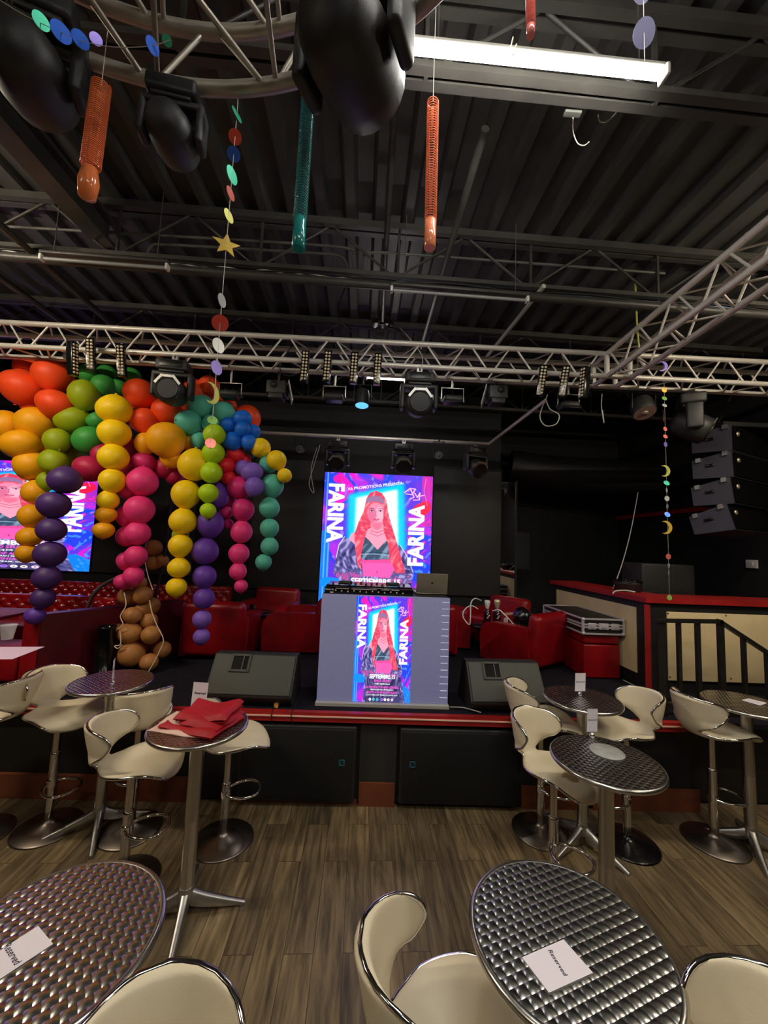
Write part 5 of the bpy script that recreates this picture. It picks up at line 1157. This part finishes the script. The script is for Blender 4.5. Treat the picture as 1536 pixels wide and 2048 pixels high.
# ================================================================== bar stools
SEATH = 0.0
def spine():
    return catmull([Vector((0, y, z)) for y, z in [(-0.250, -0.062), (-0.253, -0.032), (-0.234, -0.004), (-0.15, 0.010), (-0.04, -0.004), (0.07, -0.008), (0.135, 0.0), (0.178, 0.022), (0.205, 0.075), (0.226, 0.14), (0.241, 0.20), (0.253, 0.25), (0.262, 0.275)]], 5)
SPW = [0.02, 0.125, 0.185, 0.215, 0.222, 0.185, 0.115, 0.060, 0.140, 0.222, 0.255, 0.20, 0.03]     # half widths at the control points
def half_w(s): 
    k = s*(len(SPW)-1); i = min(int(k), len(SPW)-2); f = k-i
    p0, p1, p2, p3 = SPW[max(i-1, 0)], SPW[i], SPW[i+1], SPW[min(i+2, len(SPW)-1)]
    return max(0.012, 0.5*(2*p1+(p2-p0)*f+(2*p0-5*p1+4*p2-p3)*f*f+(3*p1-p0-3*p2+p3)*f**3))
def shell_parts():
    sp = spine(); n = len(sp)-1; NR = 28; rings = []; edgeL = []; edgeR = []
    for i, p in enumerate(sp):
        s = i/n; t = (sp[min(i+1, n)]-sp[max(i-1, 0)]).normalized(); nr = Vector((0, -t.z, t.y))      # upper side of the cushion
        wv = half_w(s); th = 0.024*min(1.0, 0.35+min(s, 1-s)*14)
        back = max(0.0, min(1.0, (s-0.56)/0.16)); front = max(0.0, 1-s/0.30)
        ring = []
        for j in range(NR):
            a = 2*pi*j/NR; u = cos(a); v = sin(a)
            x = wv*(abs(u)**0.8)*(1 if u > 0 else -1); h = th*(abs(v)**0.75)*(1 if v > 0 else -1)
            q = (x/0.21)**2
            ar = x*1.12; RB = 0.185/max(back, 0.02)
            wrap = Vector((RB*sin(ar/RB)-x, -RB*(1-cos(ar/RB)), 0)) if back > 0.02 else Vector((0, 0, 0))
            bend = wrap + Vector((0, 0, 0.030*q))*(1-back)*(1-front) + Vector((0, 0.012*q, -0.028*q))*front
            ring.append(p + Vector((x, 0, 0)) + nr*h + bend)
        rings.append(ring); edgeR.append(ring[0]); edgeL.append(ring[NR//2])
    cut = int(n*0.585)
    def skin(r0, r1, cap0, cap1):
        mb = MB(); rows = [rings[i]+[rings[i][0]] for i in range(r0, r1+1)]; mb.grid(rows)
        if cap0: mb.add(rings[r0], [tuple(range(NR))[::-1]], True)
        if cap1: mb.add(rings[r1], [tuple(range(NR))], True)
        return mb
    seat = skin(0, cut, True, True); back = skin(cut, n, True, True)
    e1 = edgeR[:cut+1][::-1]+edgeL[:cut+1]; e2 = edgeR[cut:]+edgeL[cut:][::-1]
    return seat, back, MB().tube(e1, 0.0075, 8), MB().tube(e2, 0.0075, 8)
M['stool_metal'] = noise_mat('stool_chrome', (0.66, 0.63, 0.60, 1), (0.60, 0.57, 0.54, 1), 8, 0.12, 1.0)
M['stool_base'] = noise_mat('dull_dark_chrome', (0.26, 0.22, 0.19, 1), (0.22, 0.19, 0.16, 1), 8, 0.34, 1.0)
M['trim_chrome'] = mat('trim_chrome', (0.72, 0.70, 0.68, 1), 0.10, 1.0)
M['cream_worn'] = noise_mat('cream_vinyl_seat', lin(228, 216, 188), lin(218, 204, 174), 5, 0.42, bump=0.12, bscale=260, spec=0.4)
def add_stain(m):
    """worn brown patch at the front lip of the seat"""
    tc = nd(m, 'ShaderNodeTexCoord'); mp = nd(m, 'ShaderNodeMapping'); mp.inputs['Location'].default_value = (0.04, 0.235, 0.03); mp.inputs['Scale'].default_value = (1, 1.6, 0.8)
    lk(m, tc.outputs['Object'], mp.inputs['Vector'])
    ln = nd(m, 'ShaderNodeVectorMath', operation='LENGTH'); lk(m, mp.outputs[0], ln.inputs[0])
    nz = nd(m, 'ShaderNodeTexNoise'); nz.inputs['Scale'].default_value = 22; lk(m, tc.outputs['Object'], nz.inputs['Vector'])
    a = nd(m, 'ShaderNodeMath', operation='MULTIPLY_ADD'); a.inputs[1].default_value = 0.10; lk(m, nz.outputs['Fac'], a.inputs[0]); lk(m, ln.outputs['Value'], a.inputs[2])
    r = nd(m, 'ShaderNodeValToRGB'); r.color_ramp.elements[0].position = 0.135; r.color_ramp.elements[0].color = (1, 1, 1, 1); r.color_ramp.elements[1].position = 0.15; r.color_ramp.elements[1].color = (0, 0, 0, 1)
    lk(m, a.outputs[0], r.inputs[0])
    old = bsdf(m).inputs['Base Color'].links[0].from_socket
    mx = nd(m, 'ShaderNodeMix', data_type='RGBA'); lk(m, r.outputs[0], mx.inputs['Factor']); lk(m, old, mx.inputs[6]); mx.inputs[7].default_value = lin(150, 128, 92); lk(m, mx.outputs[2], bsdf(m).inputs['Base Color'])
add_stain(M['cream_worn'])
_seat, _back, _trim1, _trim2 = shell_parts()
def make_stool(label, seat_h):
    """sits facing -y"""
    t = thing('bar_stool', label, 'bar stool', (0, 0, 0), 0, 'cream bar stools')
    s = _seat.build('seat', M['cream'], t); b = _back.build('backrest', M['cream'], t)
    for o in (s, b): o.location = (0, 0, seat_h)
    t1 = _trim1.build('seat_trim', M['trim_chrome'], s); t2 = _trim2.build('backrest_trim', M['trim_chrome'], b)
    MB().lathe([(0.206, 0), (0.208, 0.006), (0.20, 0.012), (0.12, 0.028), (0.05, 0.044), (0.034, 0.06), (0.03, 0.07)], 48).build('base', M['stool_base'], t)
    MB().lathe([(0.029, 0.05), (0.029, seat_h-0.30), (0.031, seat_h-0.295), (0.031, seat_h-0.28), (0.02, seat_h-0.275)], 20).build('column', M['stool_metal'], t)
    MB().lathe([(0.0235, 0.30), (0.0235, seat_h-0.03)], 16).lathe([(0.035, seat_h-0.06), (0.09, seat_h-0.028)], 18).build('gas_lift', M['stool_metal'], t)
    fz = 0.31; pts = [(0.03, 0.0, fz), (0.075, -0.04, fz), (0.105, -0.12, fz), (0.085, -0.20, fz), (0, -0.235, fz), (-0.085, -0.20, fz), (-0.105, -0.12, fz), (-0.075, -0.04, fz), (-0.03, 0.0, fz)]
    MB().tube(catmull(pts, 5), 0.0095, 8).lathe([(0.034, fz-0.02), (0.034, fz+0.02)], 20).build('footrest', M['trim_chrome'], t)
    MB().tube([(0.02, 0.0, seat_h-0.07), (0.13, 0.03, seat_h-0.075), (0.17, 0.04, seat_h-0.085)], 0.006, 6).build('lever', M['black'], t)
    return t
stools = [  # x, y, facing degrees (0 = right, 90 = towards the stage), seat height, label
 (0.27, 1.24, -6, 0.665, 'nearest cream bar stool, left of the large near right table'),
 (0.87, 0.86, 213, 0.80, 'cream bar stool cut by the right edge, beside the large near right table'),
 (-0.37, 0.79, -65, 0.80, 'near cream bar stool cut by the bottom edge, right of the large near left table'),
 (-1.44, 2.57, 8, 0.69, 'cream bar stool facing right between the near left and rear left tables'),
 (-1.66, 3.00, 128, 0.76, 'cream bar stool with its back turned, behind the table with the red cloth'),
 (-0.97, 2.92, 24, 0.665, 'low cream bar stool half hidden behind the table with the red cloth'),
 (-2.24, 3.00, -28, 0.80, 'cream bar stool left of the rear left table'),
 (-2.66, 2.92, 190, 0.80, 'cream bar stool cut by the left edge'),
 (1.18, 2.50, -57, 0.76, 'cream bar stool with a stained seat, left of the table with the coaster'),
 (1.35, 3.07, -10, 0.80, 'cream bar stool half hidden left of the rear right table'),
 (1.95, 2.97, 184, 0.80, 'cream bar stool with a gloss black base, right of the rear right table'),
 (2.63, 3.00, 8, 0.80, 'cream bar stool at the right beside the table in front of the railing'),
]
random.seed(5)
ST = {}
for x, y, a, hgt, lab in stools:
    rz = radians(a+90)
    if hgt not in ST: ST[hgt] = make_stool(lab, hgt); ST[hgt].location = (x, y, 0); ST[hgt].rotation_euler = (0, 0, rz); o = ST[hgt]
    else: o = dup(ST[hgt], (x, y, 0), rz, lab)
    if 'stained' in lab:
        for c in o.children:
            if c.name.startswith('seat') : c.data = c.data.copy(); c.data.materials[0] = M['cream_worn']; c['label'] = 'cream seat with a brown worn patch at its front'
    if 'gloss black' in lab:
        for c in o.children:
            if c.name.startswith('base'): c.data = c.data.copy(); c.data.materials[0] = M['black_gloss']; c['label'] = 'gloss black base'

# ================================================================== on the tables
def lettering(parent, size, loc, rot, shear=0.35, bold=0.001):
    vs_, fs_ = text_mesh('Reserved', size, bold, shear, 1.05)
    o = MB().add([(v[0], v[1], 0) for v in vs_], fs_).build('lettering', M['ink'], parent); o.location = loc; o.rotation_euler = rot; return o
def flat_card(corners, lab, tx, ang):
    """a card lying on a table top, given by its seen corners"""
    P = [aZ(px, py, TH+0.0012) for px, py in corners]; c = sum(P, Vector())/4
    mb = MB().add([p-c for p in P]+[p-c+Vector((0, 0, 0.0008)) for p in P], [(3, 2, 1, 0), (4, 5, 6, 7), (0, 1, 5, 4), (1, 2, 6, 5), (2, 3, 7, 6), (3, 0, 4, 7)])
    o = mb.build('reserved_card', M['white']); fix_normals(o); o.location = c; tag(o, lab, 'card', 'reserved cards')
    d = aZ(*tx[1], TH)-aZ(*tx[0], TH); m = (aZ(*tx[0], TH)+aZ(*tx[1], TH))/2-c
    L = lettering(o, d.length/4.1, (m.x, m.y, 0.0013), (0, 0, atan2(d.y, d.x)), 0.15, 0.0002)
flat_card([(1044, 1915), (1127, 1879), (1186, 1946), (1098, 1986)], 'white reserved card lying on the large near right table', [(1098, 1900), (1132, 1954)], 0)
flat_card([(-30, 1921), (76, 1852), (106, 1888), (-10, 1965)], 'white reserved card lying on the large near left table', [(12, 1890), (36, 1930)], 0)
flat_card([(1483, 1400), (1497, 1397), (1534, 1406), (1520, 1411)], 'white card lying on the table in front of the railing', [(1495, 1401), (1522, 1407)], 0)
def clip_card(px, py, wd, ht, rz, lab, lean=0.05):
    q = aZ(px, py, TH)
    t = thing('card_holder', 'chrome ball clip under the ' + lab.replace('thin looking ', '').replace('upright white ', '').replace(' seen edge on', ''), 'card holder', (q.x, q.y, TH+0.001))
    MB().lathe([(0.0005, 0), (0.012, 0.003), (0.017, 0.014), (0.012, 0.026), (0.004, 0.03)], 18).build('ball', M['chrome'], t)
    MB().tube(catmull([(0, 0, 0.028), (0.006, 0.0, 0.04), (0.014, 0.0, 0.05), (0, 0, 0.062), (-0.012, 0, 0.05), (-0.004, 0, 0.042)], 5), 0.0012, 5).build('wire_clip', M['chrome'], t)
    o = MB().box((0, 0, ht/2), (wd, 0.0012, ht)).build('reserved_card', M['white']); o.location = (q.x, q.y-0.001, TH+0.036); o.rotation_euler = (lean, 0, rz); tag(o, lab, 'card', 'reserved cards')
    lettering(o, wd/4.6, (0, -0.0012, ht*0.52), (pi/2, 0, 0), 0.2, 0.0002)
clip_card(1160, 1392, 0.085, 0.135, radians(6), 'upright white reserved card on the rear right table')
clip_card(1184, 1476, 0.066, 0.132, radians(6), 'upright white reserved card on the table with the coaster')
clip_card(225, 1369, 0.085, 0.14, radians(116), 'thin looking upright card on the rear left table seen edge on', -0.02)
o = MB().box((0, 0, 0.075), (0.10, 0.0012, 0.15)).build('reserved_card', M['white']); q = aZ(396, 1416, TH); o.location = (q.x, q.y, TH+0.004); o.rotation_euler = (-0.10, 0, radians(-6)); tag(o, 'upright white reserved card behind the folded red cloth', 'card', 'reserved cards')
lettering(o, 0.019, (0, -0.0012, 0.085), (pi/2, 0, 0), 0.3, 0.0006)
q = aZ(1214, 1504, TH)
tag(MB().lathe([(0.085, 0), (0.087, 0.002), (0.085, 0.004), (0.0005, 0.004)], 40).build('disk', noise_mat('pale_disk', lin(176, 178, 172), lin(150, 152, 148), 18, 0.35), loc=(q.x, q.y, TH+0.001)), 'pale grey round coaster on the dark table right of the stained stool', 'disk')  # thin pale grey disk laid on the tabletop
# folded red tablecloth
t = thing('folded_tablecloth', 'folded red tablecloth with a pale lining lying on a bar table', 'tablecloth', (tabs[2][0][0]+0.01, tabs[2][0][1]+0.03, TH), radians(-22))
def fold(name, m, wd, dp, z0, thick, seed, ang, ox=0, oy=0, lift=0.0):
    rows = []; N = 16; random.seed(seed); ph = random.random()*6
    for top in (0, 1):
        for j in range(N+1):
            r = []
            for i in range(N+1):
                u, v = i/N-0.5, j/N-0.5
                e = 1-max(abs(u), abs(v))*2
                bulge = min(1, e*5)**0.5 if e > 0 else 0
                wob = 0.006*sin(7*u+ph)+0.005*sin(9*v+ph*2)+0.004*sin(15*u*v+ph)
                z = z0 + (thick*bulge*(0.9+0.25*sin(4*u+ph))+wob*0.8+lift*(u+0.5) if top else wob*0.15*bulge)
                x = wd*u*(1+0.03*sin(8*v+ph)); y = dp*v*(1+0.04*sin(7*u+ph))
                r.append(Vector((ox+x*cos(ang)-y*sin(ang), oy+x*sin(ang)+y*cos(ang), max(z, z0+0.0002+0.001*top))))
            rows.append(r)
    mb = MB(); mb.grid(rows[:N+1]); mb.grid(rows[N+1:])
    o = mb.build(name, m, t); fix_normals(o); return o
fold('fold', M['cloth_pale'], 0.33, 0.26, 0.001, 0.010, 1, 0.18, -0.05, -0.06)
fold('fold', M['cloth_red'], 0.36, 0.29, 0.010, 0.022, 2, 0.05, 0.02, -0.02)
fold('fold', M['cloth_pale'], 0.22, 0.16, 0.024, 0.014, 4, 0.25, -0.085, -0.055)
fold('fold', M['cloth_red'], 0.35, 0.27, 0.030, 0.026, 3, 0.10, 0.015, 0.01)
fold('fold', M['cloth_red'], 0.30, 0.24, 0.052, 0.030, 6, 0.30, 0.025, 0.02, 0.012)

# drop leftover empty words of data
for me in list(bpy.data.meshes):
    if me.users == 0: bpy.data.meshes.remove(me)
